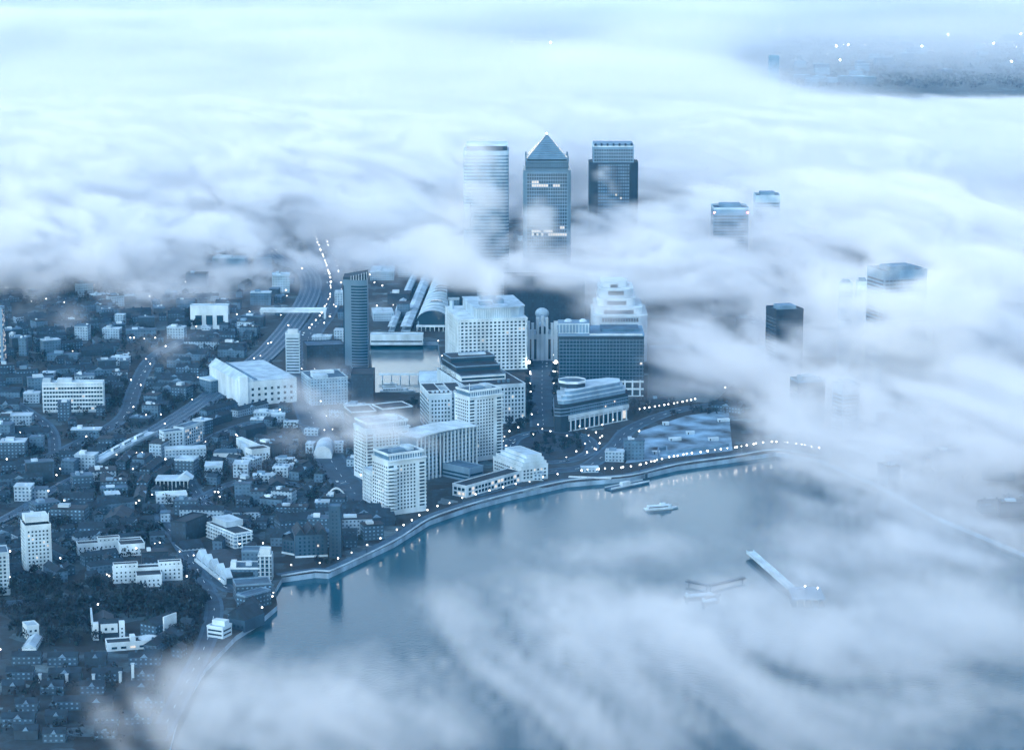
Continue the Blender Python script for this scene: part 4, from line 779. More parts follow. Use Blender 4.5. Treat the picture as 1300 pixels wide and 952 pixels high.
# those the photograph shows plainly: x0, x1, base y, top y, depth, tone, roof, kind
PLAIN = [(18, 40, 636, 618, 14, 'f_white', 'p', 'block'), (40, 60, 634, 622, 12, 'f_stone', 'g', 'flats'), (78, 95, 602, 586, 16, 'f_grey', 'g', 'block'), (95, 121, 597, 578, 14, 'f_stone', 'p', 'flats'), (18, 62, 556, 546, 14, 'f_grey', 's', 'terrace'),
    (0, 32, 582, 562, 18, 'f_brick', 'p', 'flats'), (38, 55, 574, 556, 12, 'f_grey', 'g', 'flats'), (-16, 14, 560, 540, 16, 'f_grey', 'g', 'flats'), (90, 128, 556, 546, 12, 'f_grey', 'p', 'block'), (128, 160, 628, 612, 14, 'f_brick', 'd', 'flats'),
    (80, 118, 644, 628, 12, 'f_brick', 's', 'terrace'), (122, 160, 646, 632, 12, 'f_brick', 's', 'terrace'), (64, 108, 664, 646, 14, 'f_brick', 'd', 'flats'), (100, 132, 684, 666, 12, 'f_brick', 's', 'terrace'), (132, 162, 668, 655, 34, 'f_grey', 's', 'terrace'),
    (180, 200, 652, 642, 12, 'f_brick', 's', 'house'), (204, 216, 663, 652, 10, 'f_stone', 'g', 'house'), (260, 282, 606, 592, 18, 'f_stone', 'p', 'block'), (296, 315, 606, 590, 18, 'f_white', 'p', 'block'), (321, 349, 612, 604, 9, 'f_white', 'p', 'shed'),
    (346, 366, 606, 594, 16, 'f_white', 'p', 'block'), (345, 386, 638, 626, 10, 'f_grey', 's', 'terrace'), (295, 330, 660, 646, 10, 'f_stone', 's', 'terrace'), (298, 318, 636, 615, 10, 'f_grey', 'g', 'flats'), (318, 336, 642, 624, 10, 'f_grey', 'd', 'flats'),
    (342, 362, 626, 612, 26, 'f_grey', 's', 'house'), (350, 390, 656, 644, 12, 'f_brick', 'd', 'terrace'), (400, 418, 650, 638, 10, 'f_brick', 'p', 'house'), (440, 462, 648, 640, 14, 'f_stone', 's', 'terrace'), (410, 438, 642, 632, 14, 'f_brick', 'd', 'flats'),
    (141, 164, 464, 454, 9, 'f_white', 'p', 'shed'), (95, 112, 432, 414, 14, 'f_stone', 'g', 'flats'), (130, 152, 430, 418, 14, 'f_stone', 'p', 'flats'), (146, 158, 412, 400, 10, 'f_stone', 'p', 'flats'), (160, 198, 430, 420, 14, 'f_grey', 'g', 'block'),
    (60, 100, 458, 450, 12, 'f_grey', 'g', 'terrace'), (12, 18, 438, 424, 8, 'f_white', 'p', 'house'), (24, 34, 452, 430, 10, 'f_grey', 'g', 'flats'), (212, 234, 430, 416, 14, 'f_white', 'p', 'flats'), (256, 268, 426, 416, 12, 'f_white', 'p', 'house'),
    (52, 68, 482, 474, 12, 'f_white', 'p', 'house'), (-10, 26, 504, 494, 16, 'f_grey', 's', 'terrace'), (-10, 24, 522, 510, 14, 'f_grey', 's', 'terrace'), (30, 50, 512, 500, 12, 'f_stone', 'p', 'house'), (0, 40, 540, 528, 14, 'f_stone', 'p', 'flats'),
    (270, 312, 352, 328, 24, 'f_stone', 'p', 'block'), (322, 345, 345, 326, 20, 'f_stone', 'g', 'flats'), (346, 368, 372, 350, 24, 'f_white', 'p', 'block'), (236, 262, 366, 348, 20, 'f_grey', 'd', 'block'), (318, 344, 388, 372, 14, 'f_grey', 'p', 'block'),
    (470, 500, 356, 346, 60, 'f_stone', 'p', 'shed'), (505, 528, 352, 340, 50, 'f_white', 'p', 'block'), (492, 520, 386, 374, 30, 'f_dark', 'd', 'block'), (474, 500, 408, 398, 40, 'f_stone', 'p', 'block'), (504, 520, 402, 386, 20, 'f_grey', 'd', 'block'),
    (425, 440, 388, 372, 20, 'f_white', 'p', 'block'), (396, 420, 440, 428, 16, 'f_stone', 'p', 'block'), (424, 438, 436, 420, 16, 'f_white', 'p', 'flats'), (322, 352, 532, 524, 14, 'f_stone', 'p', 'block'), (318, 334, 548, 533, 10, 'f_grey', 'p', 'flats'), (344, 362, 536, 527, 10, 'f_stone', 'p', 'house'),
    (360, 378, 543, 536, 8, 'f_white', 'p', 'house'), (386, 404, 553, 546, 9, 'f_white', 'p', 'shed'), (362, 372, 600, 592, 8, 'f_white', 'p', 'house'), (350, 374, 590, 583, 7, 'f_stone', 'p', 'shed'), (388, 398, 575, 564, 12, 'f_white', 'p', 'house'), (425, 436, 575, 564, 14, 'f_white', 'p', 'house'),
    (440, 462, 592, 583, 12, 'f_stone', 'g', 'house'), (792, 818, 584, 560, 12, 'f_grey', 'g', 'block'), (768, 792, 586, 574, 14, 'f_stone', 'p', 'block'), (826, 848, 518, 508, 12, 'f_dark', 'd', 'block'), (668, 690, 610, 602, 10, 'f_white', 'p', 'house'), (738, 760, 600, 594, 7, 'f_stone', 'p', 'shed')]
RM = {'p': 'roof_pale', 'g': 'roof_grey', 'd': 'roof_dark', 's': 'slate'}
for (x0, x1, yb, yt, D, tone, r_, kind) in PLAIN:
    a, c = at(x0, yb), at(x1, yb); H = zat(yt, a.y); W = (c - a).length
    if not dry(a): continue
    small(a, rnd.uniform(-.12, .12), W, D, max(3, H - (3 if r_ == 's' else 0)), tone, 'gable' if r_ == 's' else 'flat', RM[r_], kind)
# the rest of the housing, street by street
AREAS = [((-40, 440, 340, 660), 250, (-.25, .05, -.25)), ((-40, 240, 590, 745), 60, (-.1, .2)), ((-40, 450, 380, 720), 130, (0, 0), 'house'), ((280, 470, 590, 700), 30, (-.4, .1)), ((-40, 560, 300, 350), 50, (0, .3)), ((880, 1330, 400, 560), 26, (.2, -.3)), ((1040, 1330, 560, 660), 14, (.3, .1)), ((560, 900, 300, 400), 12, (0, .2)), ((180, 330, 800, 845), 8, (.4, .2))]
for (bx0, bx1, by0, by1), n, rots, *only in AREAS:
    made = tries = 0
    while made < n and tries < n * 40:
        tries += 1; px, py = rnd.uniform(bx0, bx1), rnd.uniform(by0, by1); kind = only[0] if only else rnd.choice(['terrace', 'terrace', 'terrace', 'flats', 'block', 'house'])
        W = {'terrace': rnd.uniform(24, 50), 'flats': rnd.uniform(16, 32), 'block': rnd.uniform(10, 24), 'house': rnd.uniform(7, 13)}[kind]; D = {'terrace': 9.5, 'flats': 12, 'block': rnd.uniform(9, 20), 'house': 8}[kind]
        H = {'terrace': rnd.uniform(6.5, 9), 'flats': rnd.uniform(10, 19), 'block': rnd.uniform(6, 14), 'house': rnd.uniform(6, 8)}[kind]; c = at(px, py); rz = .4 * math.sin(px / 85 + 1) + .25 * math.sin(py / 50) + rnd.uniform(-.03, .03) + (math.pi / 2 if math.sin(px / 37) * math.sin(py / 29 + 2) > .45 else 0)
        cs, sn = math.cos(rz), math.sin(rz); cor = [Vector((c.x + u * cs - v * sn, c.y + u * sn + v * cs, 0)) for u, v in ((0, 0), (W, 0), (W, D), (0, D), (W / 2, D / 2), (W / 2, 0), (W / 2, D))]
        if not all(clear(q, 3) and dry(q) and far_from_lines(q) for q in cor): continue
        small(c, rz, W, D, H, rnd.choice(['f_brick', 'f_brick', 'f_brick', 'f_grey', 'f_grey', 'f_dark', 'f_stone'] if kind != 'house' else ['f_brick', 'f_grey']), 'flat' if kind in ('flats', 'block') else 'gable', rnd.choice(['roof_grey', 'roof_grey', 'roof_dark', 'roof_dark', 'roof_pale']) if kind in ('flats', 'block') else 'slate', kind); made += 1
# rows of terraces at the bottom of the frame
for r_ in range(6):
    for k in range(4):
        py = 846 + r_ * 19; px = 4 + k * 50 + rnd.uniform(-6, 16); py += rnd.uniform(-3, 3); c = at(px, py); W = (at(px + rnd.uniform(26, 42), py) - c).length
        if dry(c) and dry(at(px + 43, py)) and clear(c, 1): small(c, .04, W, 8.5, 6.2, ['f_brick', 'f_brick', 'f_dark'][(r_ + k) % 3], 'gable', 'slate', 'terrace')
for px, h_ in ((51, 5.5), (85, 5.5), (119, 5.5), (153, 7), (169, 13)):
    root = thing('chimney_stack', f"pale brick chimney stack, {['first', 'second', 'third', 'fourth', 'fifth'][[51, 85, 119, 153, 169].index(px)]} from the left along the bottom terraces", 'chimney', at(px, 866)); MB().box(-.9, .9, -.9, .9, -.5, h_).build('shaft', 'white', root); MB().box(-1.2, 1.2, -1.2, 1.2, h_, h_ + .6).build('cap', 'stone', root)

# ------------------------------------------------------------------ trees
def leafmesh(name, centres, rads, per, size, rs, m):
    C_ = np.repeat(centres, per, 0); R_ = np.repeat(rads, per, 0); n = len(C_)
    d = rs.normal(size=(n, 3)); d /= np.linalg.norm(d, axis=1)[:, None]; P = C_ + d * R_ * (rs.rand(n, 1) ** .45)
    a = rs.normal(size=(n, 3)); a /= np.linalg.norm(a, axis=1)[:, None]; b_ = np.cross(a, rs.normal(size=(n, 3))); b_ /= np.linalg.norm(b_, axis=1)[:, None]; s = size * rs.uniform(.5, 1.2, (n, 1))
    V = np.stack([P - a * s - b_ * s * .6, P + a * s - b_ * s * .6, P + a * s + b_ * s * .6, P - a * s + b_ * s * .6], 1).reshape(-1, 3)
    me = bpy.data.meshes.new(name); me.vertices.add(4 * n); me.loops.add(4 * n); me.polygons.add(n); me.vertices.foreach_set('co', V.astype(np.float32).ravel()); me.loops.foreach_set('vertex_index', np.arange(4 * n, dtype=np.int32)); me.polygons.foreach_set('loop_start', np.arange(0, 4 * n, 4, dtype=np.int32))
    me.update(); me.validate(); me.materials.append(M[m]); return me
rs = np.random.RandomState(4); CROWN = []; TRUNK = []
for k in range(5):
    q = rs.uniform(-1, 1, (9, 3)) * (2.9, 2.9, 2.3) + (0, 0, 6.6); CROWN.append(leafmesh('crown', q, np.full((9, 3), 1.9) * rs.uniform(.7, 1.2, (9, 1)), 34, .55, rs, 'leaf' if k % 2 else 'leaf2'))
    mb = MB().tube(0, 0, -.5, 5.5, .35, .16, 6)
    for j in range(5): a = j * 1.26 + k; n = len(mb.v); mb.v += [(0, -.1, 3.2), (0, .1, 3.2), (0, 0, 3.5), (1.9 * math.cos(a), 1.9 * math.sin(a), 6.6)]; mb.f += [(n, n + 1, n + 3), (n + 1, n + 2, n + 3), (n + 2, n, n + 3)]; mb.m += [0] * 3
    TRUNK.append(mb.mesh('trunk', 'trunk'))
def tree(p, sc_, label, group):
    root = thing('tree', label, 'tree', p, rnd.uniform(0, 6.28), group); k = rnd.randrange(5)
    a = inst('trunk', TRUNK[k], root, (0, 0, 0)); c = inst('crown', CROWN[k], root, (0, 0, 0)); root.scale = (sc_ * rnd.uniform(.85, 1.15), sc_ * rnd.uniform(.85, 1.15), sc_)
GROVES = [((120, 764, 150, 16), 62, 1.15, 'dark bare-crowned tree in the park belt below the long white blocks', 'park belt trees'), ((70, 800, 62, 20), 26, 1.1, 'dark tree around the small white sloping building', 'trees by the sloping building'), ((222, 800, 34, 32), 26, 1.1, 'dark tree in the park beside the corner mist', 'trees beside the corner mist'),
    ((700, 567, 40, 14), 20, .95, 'round-crowned tree inside the circular garden', 'circular garden trees'), ((672, 505, 3, 42), 20, .85, 'avenue tree in the left row of the dark avenue', 'left avenue row'), ((705, 505, 3, 42), 18, .85, 'avenue tree in the right row of the dark avenue', 'right avenue row'),
    ((652, 540, 16, 12), 10, .9, 'tree below the stepped stone block at the avenue corner', 'avenue corner trees'), ((160, 682, 40, 12), 18, 1.0, 'tree between the brick terraces and the long white blocks', 'trees above the long white blocks'), ((247, 414, 14, 9), 12, 1.5, 'tall dark tree clump in front of the foggy white hall', 'trees by the foggy hall'),
    ((60, 740, 30, 8), 12, 1.0, 'tree at the foot of the bright white tower block', 'tower block trees'), ((420, 716, 30, 3), 8, .6, 'low tree along the river wall below the gabled warehouse', 'river wall trees'), ((620, 632, 60, 3), 0, .6, 'x', 'x'), ((520, 520, 14, 8), 8, .8, 'round tree by the dock between the dark offices', 'dock trees'), ((258, 742, 10, 30), 10, 1.0, 'tree beside the street left of the white gabled terrace', 'gabled street trees')]
for (cx, cy_, ax, ay), n, s_, lab, grp in GROVES:
    m_ = tries = 0
    while m_ < n and tries < 60 * n + 1:
        tries += 1; a = rnd.uniform(0, 6.283); q = math.sqrt(rnd.random()); p = at(cx + ax * q * math.cos(a), cy_ + ay * q * math.sin(a))
        if clear(p, 2) and dry(p) and (far_from_lines(p) or 'avenue' in grp or 'garden' in grp): tree(p, s_ * rnd.uniform(.75, 1.25), lab, grp); m_ += 1
# woods and scrub that read as one mass
pts = []
for (cx, cy_, ax, ay), n in [((95, 374, 80, 22), 420), ((120, 560, 160, 160), 420), ((330, 620, 130, 60), 160), ((215, 520, 80, 30), 190), ((300, 460, 50, 40), 90), ((150, 500, 26, 20), 80), ((110, 766, 170, 22), 250), ((80, 800, 70, 26), 60), ((60, 690, 90, 30), 90), ((300, 620, 110, 40), 130), ((100, 600, 110, 50), 170), ((100, 450, 120, 50), 190), ((400, 560, 60, 40), 70), ((850, 520, 90, 9), 60), ((860, 366, 70, 10), 90), ((250, 770, 30, 60), 70), ((1180, 560, 140, 60), 120), ((100, 900, 130, 50), 60), ((330, 330, 240, 30), 200), ((450, 625, 30, 20), 26)]:
    m_ = 0
    for _ in range(n * 3):
        a = rnd.uniform(0, 6.283); q = math.sqrt(rnd.random()); p = at(cx + ax * q * math.cos(a), cy_ + ay * q * math.sin(a))
        if m_ < n and clear(p, 2) and dry(p) and far_from_lines(p): s_ = rnd.uniform(.6, 1.25); m_ += 1; pts += [(p.x + rnd.uniform(-2, 2), p.y + rnd.uniform(-2, 2), s_ * z_, s_ * r_) for z_, r_ in ((3.2, 2.4), (5.4, 2.9), (6.6, 2.0))]
A = np.array(pts); me = leafmesh('woodland', A[:, :3], np.repeat(A[:, 3:], 3, 1) * (1.25, 1.25, .9), 9, .85, rs, 'leaf'); o = bpy.data.objects.new('woodland', me); COL.objects.link(o); o['kind'] = 'stuff'
# distant dark moor and estates seen through gaps of the cloud
pts = []
for (x0, y0, x1, y1), n in [((980, 45, 1330, 112), 900), ((600, 48, 770, 76), 200)]:
    for _ in range(n): p = at(rnd.uniform(x0, x1), rnd.uniform(y0, y1)); pts.append((p.x, p.y, 5, 9))
A = np.array(pts); me = leafmesh('far_woodland', A[:, :3], np.repeat(A[:, 3:], 3, 1) * (2.5, 2.5, .8), 14, 3.0, rs, 'leaf'); o = bpy.data.objects.new('far_woodland', me); COL.objects.link(o); o['kind'] = 'stuff'
for i in range(26):
    px, py = [(rnd.uniform(1000, 1100), rnd.uniform(88, 116)), (rnd.uniform(1100, 1300), rnd.uniform(52, 100))][i % 2]; c = at(px, py); small(c, rnd.uniform(-.3, .3), rnd.uniform(25, 60), 20, rnd.uniform(10, 26), rnd.choice(['f_grey', 'f_stone']), 'flat', 'roof_pale', 'block')
c = at(976, 118); small(c, 0, 26, 30, 95, 'f_stone', 'flat', 'roof_pale', 'flats')

# ------------------------------------------------------------------ street lamps and cars
def lampmesh(h, r, m='lamp', base='metal_dark'): return MB().tube(0, 0, -.3, h, .14, .09, 6, 0).box(-.08, 1.0, -.08, .08, h - .2, h, 0).ball(.7, 0, h - .1, r, 1, 8, 5).mesh('street_lamp', [base, m])
LM = {'s': lampmesh(7, .5), 't': lampmesh(6, .45, 'lamp_soft'), 'm': lampmesh(8, .6), 'n': lampmesh(8, .48, 'lamp_soft'), 'b': lampmesh(11, 1.7, 'lamp_big'), 'f': lampmesh(18, 2.2, 'lamp_far'), 'g': lampmesh(18, 1.3, 'lamp_soft')}
def lamp(p, k, label, group, name='street_lamp', cat='street lamp'): k = {'s': 'sst', 'm': 'mmn', 'f': 'fgg'}.get(k, k); k = rnd.choice(k); o = bpy.data.objects.new(name, LM[k]); COL.objects.link(o); o.location = p; o.rotation_euler = (0, 0, rnd.uniform(0, 6.28)); tag(o, label, cat, group)
def along(pts, n, off, k, label, group, jit=0):
    L = [0]
    for i in range(1, len(pts)): L.append(L[-1] + (pts[i] - pts[i - 1]).length)
    for j in range(n):
        s = L[-1] * (j + .5) / n + rnd.uniform(-jit, jit); i = max(1, min(len(pts) - 1, next((q for q in range(1, len(L)) if L[q] >= s), len(L) - 1))); d = (pts[i] - pts[i - 1]).normalized(); p = pts[i - 1] + d * (s - L[i - 1]); p = p + Vector((-d.y, d.x, 0)) * off
        lamp(Vector((p.x, p.y, 0)), k, label, group)
along([p for p in prom if proj(p)[0] > 728], 44, 1.2, 'm', 'bright lamp in the long row along the eastern river promenade', 'promenade lamps', 3.0)
along([p for p in prom if 500 < proj(p)[0] < 728], 15, 2, 's', 'lamp on the quay below the white apartment towers', 'quay lamps')
along([p for p in prom if proj(p)[0] < 500], 6, 2, 's', 'lamp on the river wall near the gabled warehouse', 'river wall lamps')
along(smooth(gpts([(812, 530), (850, 524), (888, 516)])), 13, 4, 'm', 'lamp in the curved road row above the building site', 'site road lamps')
along(avenue, 12, 12, 's', 'lamp on the left side of the dark avenue', 'left avenue lamps', 8); along(avenue, 12, -12, 's', 'lamp on the right side of the dark avenue', 'right avenue lamps', 8)
for x, y in ((672, 472), (706, 472)): lamp(at(x, y), 'b', f"large glowing lamp at the avenue head, {'left' if x < 690 else 'right'} of the pair", 'avenue head lamps')
for x, y in ((673, 481), (705, 481)): lamp(at(x, y), 'm', f"second lamp below the large glowing one, {'left' if x < 690 else 'right'} side of the avenue", None)
along(ring, 16, 8, 's', 'lamp around the circular garden road', 'circular garden lamps', 3)
along([p for p in highway if proj(p)[1] < 425], 48, 0, 'm', 'glaring lamp on the crowded highway behind the bridge slab', 'highway lamps', 18); along([p for p in highway if proj(p)[1] < 440], 16, 14, 'm', 'lamp on the right verge of the highway', 'highway verge lamps', 25)
along([p for p in highway if proj(p)[1] > 440], 12, 13, 's', 'lamp on the highway as it drops past the glasshouse hall', 'lower highway lamps', 10)
along(road_l, 8, 7, 's', 'lamp beside the curving road left of the railway', 'left road lamps', 15)
SC = [(14, 743), (34, 741), (68, 741), (112, 738), (137, 738), (138, 742), (190, 704), (189, 712), (202, 699), (237, 742), (280, 744), (227, 709), (66, 753), (126, 778), (2, 836), (173, 706), (323, 770), (345, 768), (352, 768), (334, 782), (347, 762), (41, 604), (49, 604), (64, 602), (76, 604), (58, 610), (72, 612), (72, 645), (81, 645), (90, 645), (83, 656), (92, 657), (106, 654), (35, 571), (27, 556), (139, 406), (92, 452), (59, 452), (165, 436), (171, 436), (184, 436), (198, 436), (185, 462), (12, 486), (252, 469), (252, 487), (237, 501), (245, 514), (309, 468), (330, 458), (341, 443), (345, 442), (272, 634), (277, 634), (173, 648), (178, 645), (374, 604), (384, 604), (388, 604), (304, 500), (173, 584), (180, 583), (211, 592), (222, 593), (208, 578), (244, 563), (250, 560), (412, 553), (302, 560), (310, 334), (270, 330), (304, 316), (324, 325), (346, 326), (350, 324), (313, 342), (383, 348), (363, 376), (356, 408), (417, 296), (455, 304), (485, 303), (464, 330), (470, 356), (478, 356), (476, 366), (485, 370), (514, 390), (518, 391), (506, 396), (478, 396), (500, 395), (566, 392), (590, 318), (557, 440), (562, 458), (483, 462), (482, 480), (386, 465), (381, 458), (392, 445), (401, 448), (822, 372), (830, 374), (845, 370), (826, 360), (868, 368), (900, 482), (905, 490), (912, 488), (893, 470), (920, 500), (940, 503), (1015, 470), (748, 560), (757, 556), (764, 562), (742, 572), (756, 578), (735, 548), (720, 562), (676, 560), (688, 552), (698, 556), (731, 582), (764, 548), (779, 540), (812, 556), (1023, 755), (1038, 757)]
for x, y in SC:
    p = at(x, y)
    hs = sorted(HERO, key=lambda h: math.hypot(x - h[0], (y - h[1]) * 2))[:5]; s = None
    for h in hs:
        for w_ in ('street lamp', 'lone lamp', 'bright lamp'):
            t_ = f"{w_} {rel(x, y, h[0], h[1])} the {h[2]}"
            if t_ not in USED: s = t_; break
        if s: break
    s = s or f"further lamp {rel(x, y, hs[0][0], hs[0][1])} the {hs[0][2]}"; USED.add(s)
    if dry(p) or x > 1000: lamp(Vector((p.x, p.y, 0)), 'm' if y < 420 else 's', s, None)
for _ in range(75):
    x, y = rnd.uniform(0, 430), rnd.uniform(350, 720); p = at(x, y)
    if dry(p) and clear(p, 1): lamp(p, 's', 'one of many small lamps sprinkled among the houses of the left-hand city', 'lamps among the left-hand houses')
for i, (x, y) in enumerate([(650, 60), (668, 60), (686, 61), (699, 61), (667, 73), (698, 72), (646, 75), (984, 46), (991, 45), (994, 40), (957, 35), (1029, 57), (1050, 76), (1065, 71), (1077, 64), (1062, 66), (1098, 64), (1119, 46), (1132, 45), (1146, 46), (1184, 60), (1183, 71), (1194, 72), (1203, 51), (1210, 74), (1225, 75), (1247, 64), (1249, 62), (1261, 62), (1273, 46), (1285, 60), (1290, 67), (1284, 86), (1144, 70), (1066, 84), (1255, 43), (1296, 50), (1170, 66), (1100, 90), (1030, 45), (912, 92), (590, 66), (604, 70)]):
    lamp(at(x, y), 'f', 'distant lamp mast glimmering through the cloud gap at upper right' if x > 900 else 'distant lamp mast glimmering through the thin cloud at top centre', 'far lamps at upper right' if x > 900 else 'far lamps at top centre', 'lamp_mast', 'lamp mast')
def carmesh(m):
    mb = MB(); mb.box(-2.1, 2.1, -.9, .9, .35, .95, 0); mb.prism([(-1.5, -.82), (1.0, -.82), (1.0, .82), (-1.5, .82)], .95, 1.45, 1, [(-1.1, -.7), (.5, -.7), (.5, .7), (-1.1, .7)])
    for x in (-1.3, 1.3):
        for y in (-.92, .72): mb.box(x - .33, x + .33, y, y + .2, 0, .66, 2)
    return mb.mesh('car', [m, 'glass', 'rubber'])
CARS = [carmesh('car_white'), carmesh('car_dark'), carmesh('car_red')]
def cars(pts, n, label, group, offs=(3, -3)):
    for j in range(n):
        i = rnd.randrange(1, len(pts) - 1); d = (pts[i + 1] - pts[i]).normalized(); s = rnd.choice(offs); p = pts[i] + Vector((-d.y, d.x, 0)) * s + d * rnd.uniform(-5, 5)
        k = rnd.choice([0, 0, 1, 1, 2]); o = bpy.data.objects.new('car', CARS[k]); COL.objects.link(o); o.location = (p.x, p.y, .5); o.rotation_euler = (0, 0, math.atan2(d.y, d.x) + (math.pi if s > 0 else 0)); tag(o, f"{['pale', 'dark', 'red'][k]} {label}", 'car', f"{['pale', 'dark', 'red'][k]} {group}")
cars(highway, 26, 'car driving on the wide highway', 'cars on the highway', (8, 4, -4, -8)); cars(road_l, 12, 'car on the curving road left of the railway', 'cars on the curving road'); cars(avenue, 8, 'car on the dark tree-lined avenue', 'cars on the avenue', (5, -5)); cars(ring, 6, 'car circling the round garden', 'cars round the garden', (2, -2))
print('OBJ', len(bpy.data.objects))

# ------------------------------------------------------------------ cloud and mist, as real volumes
def noiseP(x, y, z, seed, octs=5, gain=.55):
    """value noise at any coordinates; unit deviation, zero mean"""
    T = np.random.RandomState(seed).rand(32, 64, 32).astype(np.float32); out = 0; a = 1.0
    for k in range(octs):
        f = 2.0 ** k; p = [np.asarray(q * f + 7.3 * k, np.float32) for q in (x, y, z)]; p = np.broadcast_arrays(*p); ii = [np.floor(q).astype(np.int32) for q in p]; ff = [q - i_ for q, i_ in zip(p, ii)]; ff = [q * q * (3 - 2 * q) for q in ff]; v = 0
        for dx in (0, 1):
            wx = ff[0] if dx else 1 - ff[0]; ix = (ii[0] + dx) & 31
            for dy in (0, 1):
                wy = wx * (ff[1] if dy else 1 - ff[1]); iy = (ii[1] + dy) & 63
                for dz in (0, 1): v = v + wy * (ff[2] if dz else 1 - ff[2]) * T[ix, iy, (ii[2] + dz) & 31]
        out = out + a * (v - .5); a *= gain
    return (out - out.mean()) / out.std()
def fogmat(n, k, col, g=.2):
    m = bpy.data.materials.new(n); m.use_nodes = True; t = m.node_tree; t.nodes.clear(); o = t.nodes.new('ShaderNodeOutputMaterial'); p = t.nodes.new('ShaderNodeVolumePrincipled')
    p.inputs['Color'].default_value = (*col, 1); p.inputs['Density'].default_value = k; p.inputs['Anisotropy'].default_value = g; t.links.new(p.outputs[0], o.inputs['Volume']); return m
def cloud(name, lo, hi, dens, material):
    nx, ny, nz = dens.shape; cols = 8; rows = (nz + cols - 1) // cols; im = np.zeros((rows * ny, cols * nx), np.float32)
    for k in range(nz): r, c = divmod(k, cols); im[r * ny:(r + 1) * ny, c * nx:(c + 1) * nx] = dens[:, :, k].T
    H, W = im.shape; img = bpy.data.images.new(name + '_density', W, H, float_buffer=True, is_data=True); img.pixels.foreach_set(np.repeat(im.ravel(), 4)); img.update()
    mb = MB().box(lo[0], hi[0], lo[1], hi[1], lo[2], hi[2]); o = mb.build(name, material); o['kind'] = 'stuff'
    g = bpy.data.node_groups.new(name, 'GeometryNodeTree'); g.interface.new_socket('Geometry', in_out='INPUT', socket_type='NodeSocketGeometry'); g.interface.new_socket('Geometry', in_out='OUTPUT', socket_type='NodeSocketGeometry'); N = g.nodes; L = g.links
    out = N.new('NodeGroupOutput'); vc = N.new('GeometryNodeVolumeCube'); vc.inputs['Min'].default_value = lo; vc.inputs['Max'].default_value = hi
    for a, n in zip('XYZ', (nx, ny, nz)): vc.inputs['Resolution ' + a].default_value = n
    sep = N.new('ShaderNodeSeparateXYZ'); L.new(N.new('GeometryNodeInputPosition').outputs[0], sep.inputs[0])
    def Mt(op, a, b_):
        n = N.new('ShaderNodeMath'); n.operation = op
        for i, v in enumerate((a, b_)):
            if isinstance(v, (int, float)): n.inputs[i].default_value = v
            else: L.new(v, n.inputs[i])
        return n.outputs[0]
    def idx(a, n, l, h): return Mt('MINIMUM', Mt('MAXIMUM', Mt('FLOOR', Mt('ADD', Mt('MULTIPLY', Mt('SUBTRACT', a, l), (n - 1) / (h - l)), .5), 0), 0), n - 1)
    ix, iy, iz = [idx(sep.outputs[i], dens.shape[i], lo[i], hi[i]) for i in range(3)]; r = Mt('FLOOR', Mt('DIVIDE', Mt('ADD', iz, .01), cols), 0); c = Mt('SUBTRACT', iz, Mt('MULTIPLY', r, cols))
    cb = N.new('ShaderNodeCombineXYZ'); L.new(Mt('DIVIDE', Mt('ADD', Mt('ADD', ix, .5), Mt('MULTIPLY', c, nx)), W), cb.inputs[0]); L.new(Mt('DIVIDE', Mt('ADD', Mt('ADD', iy, .5), Mt('MULTIPLY', r, ny)), H), cb.inputs[1])
    it = N.new('GeometryNodeImageTexture'); it.inputs['Image'].default_value = img; it.interpolation = 'Closest'; L.new(cb.outputs[0], it.inputs['Vector']); L.new(it.outputs['Color'], vc.inputs['Density'])
    sm = N.new('GeometryNodeSetMaterial'); sm.inputs['Material'].default_value = material; L.new(vc.outputs[0], sm.inputs[0]); L.new(sm.outputs[0], out.inputs[0]); o.modifiers.new('mist', 'NODES').node_group = g; return o
FOGCOL = (.93, .970, 1.0)
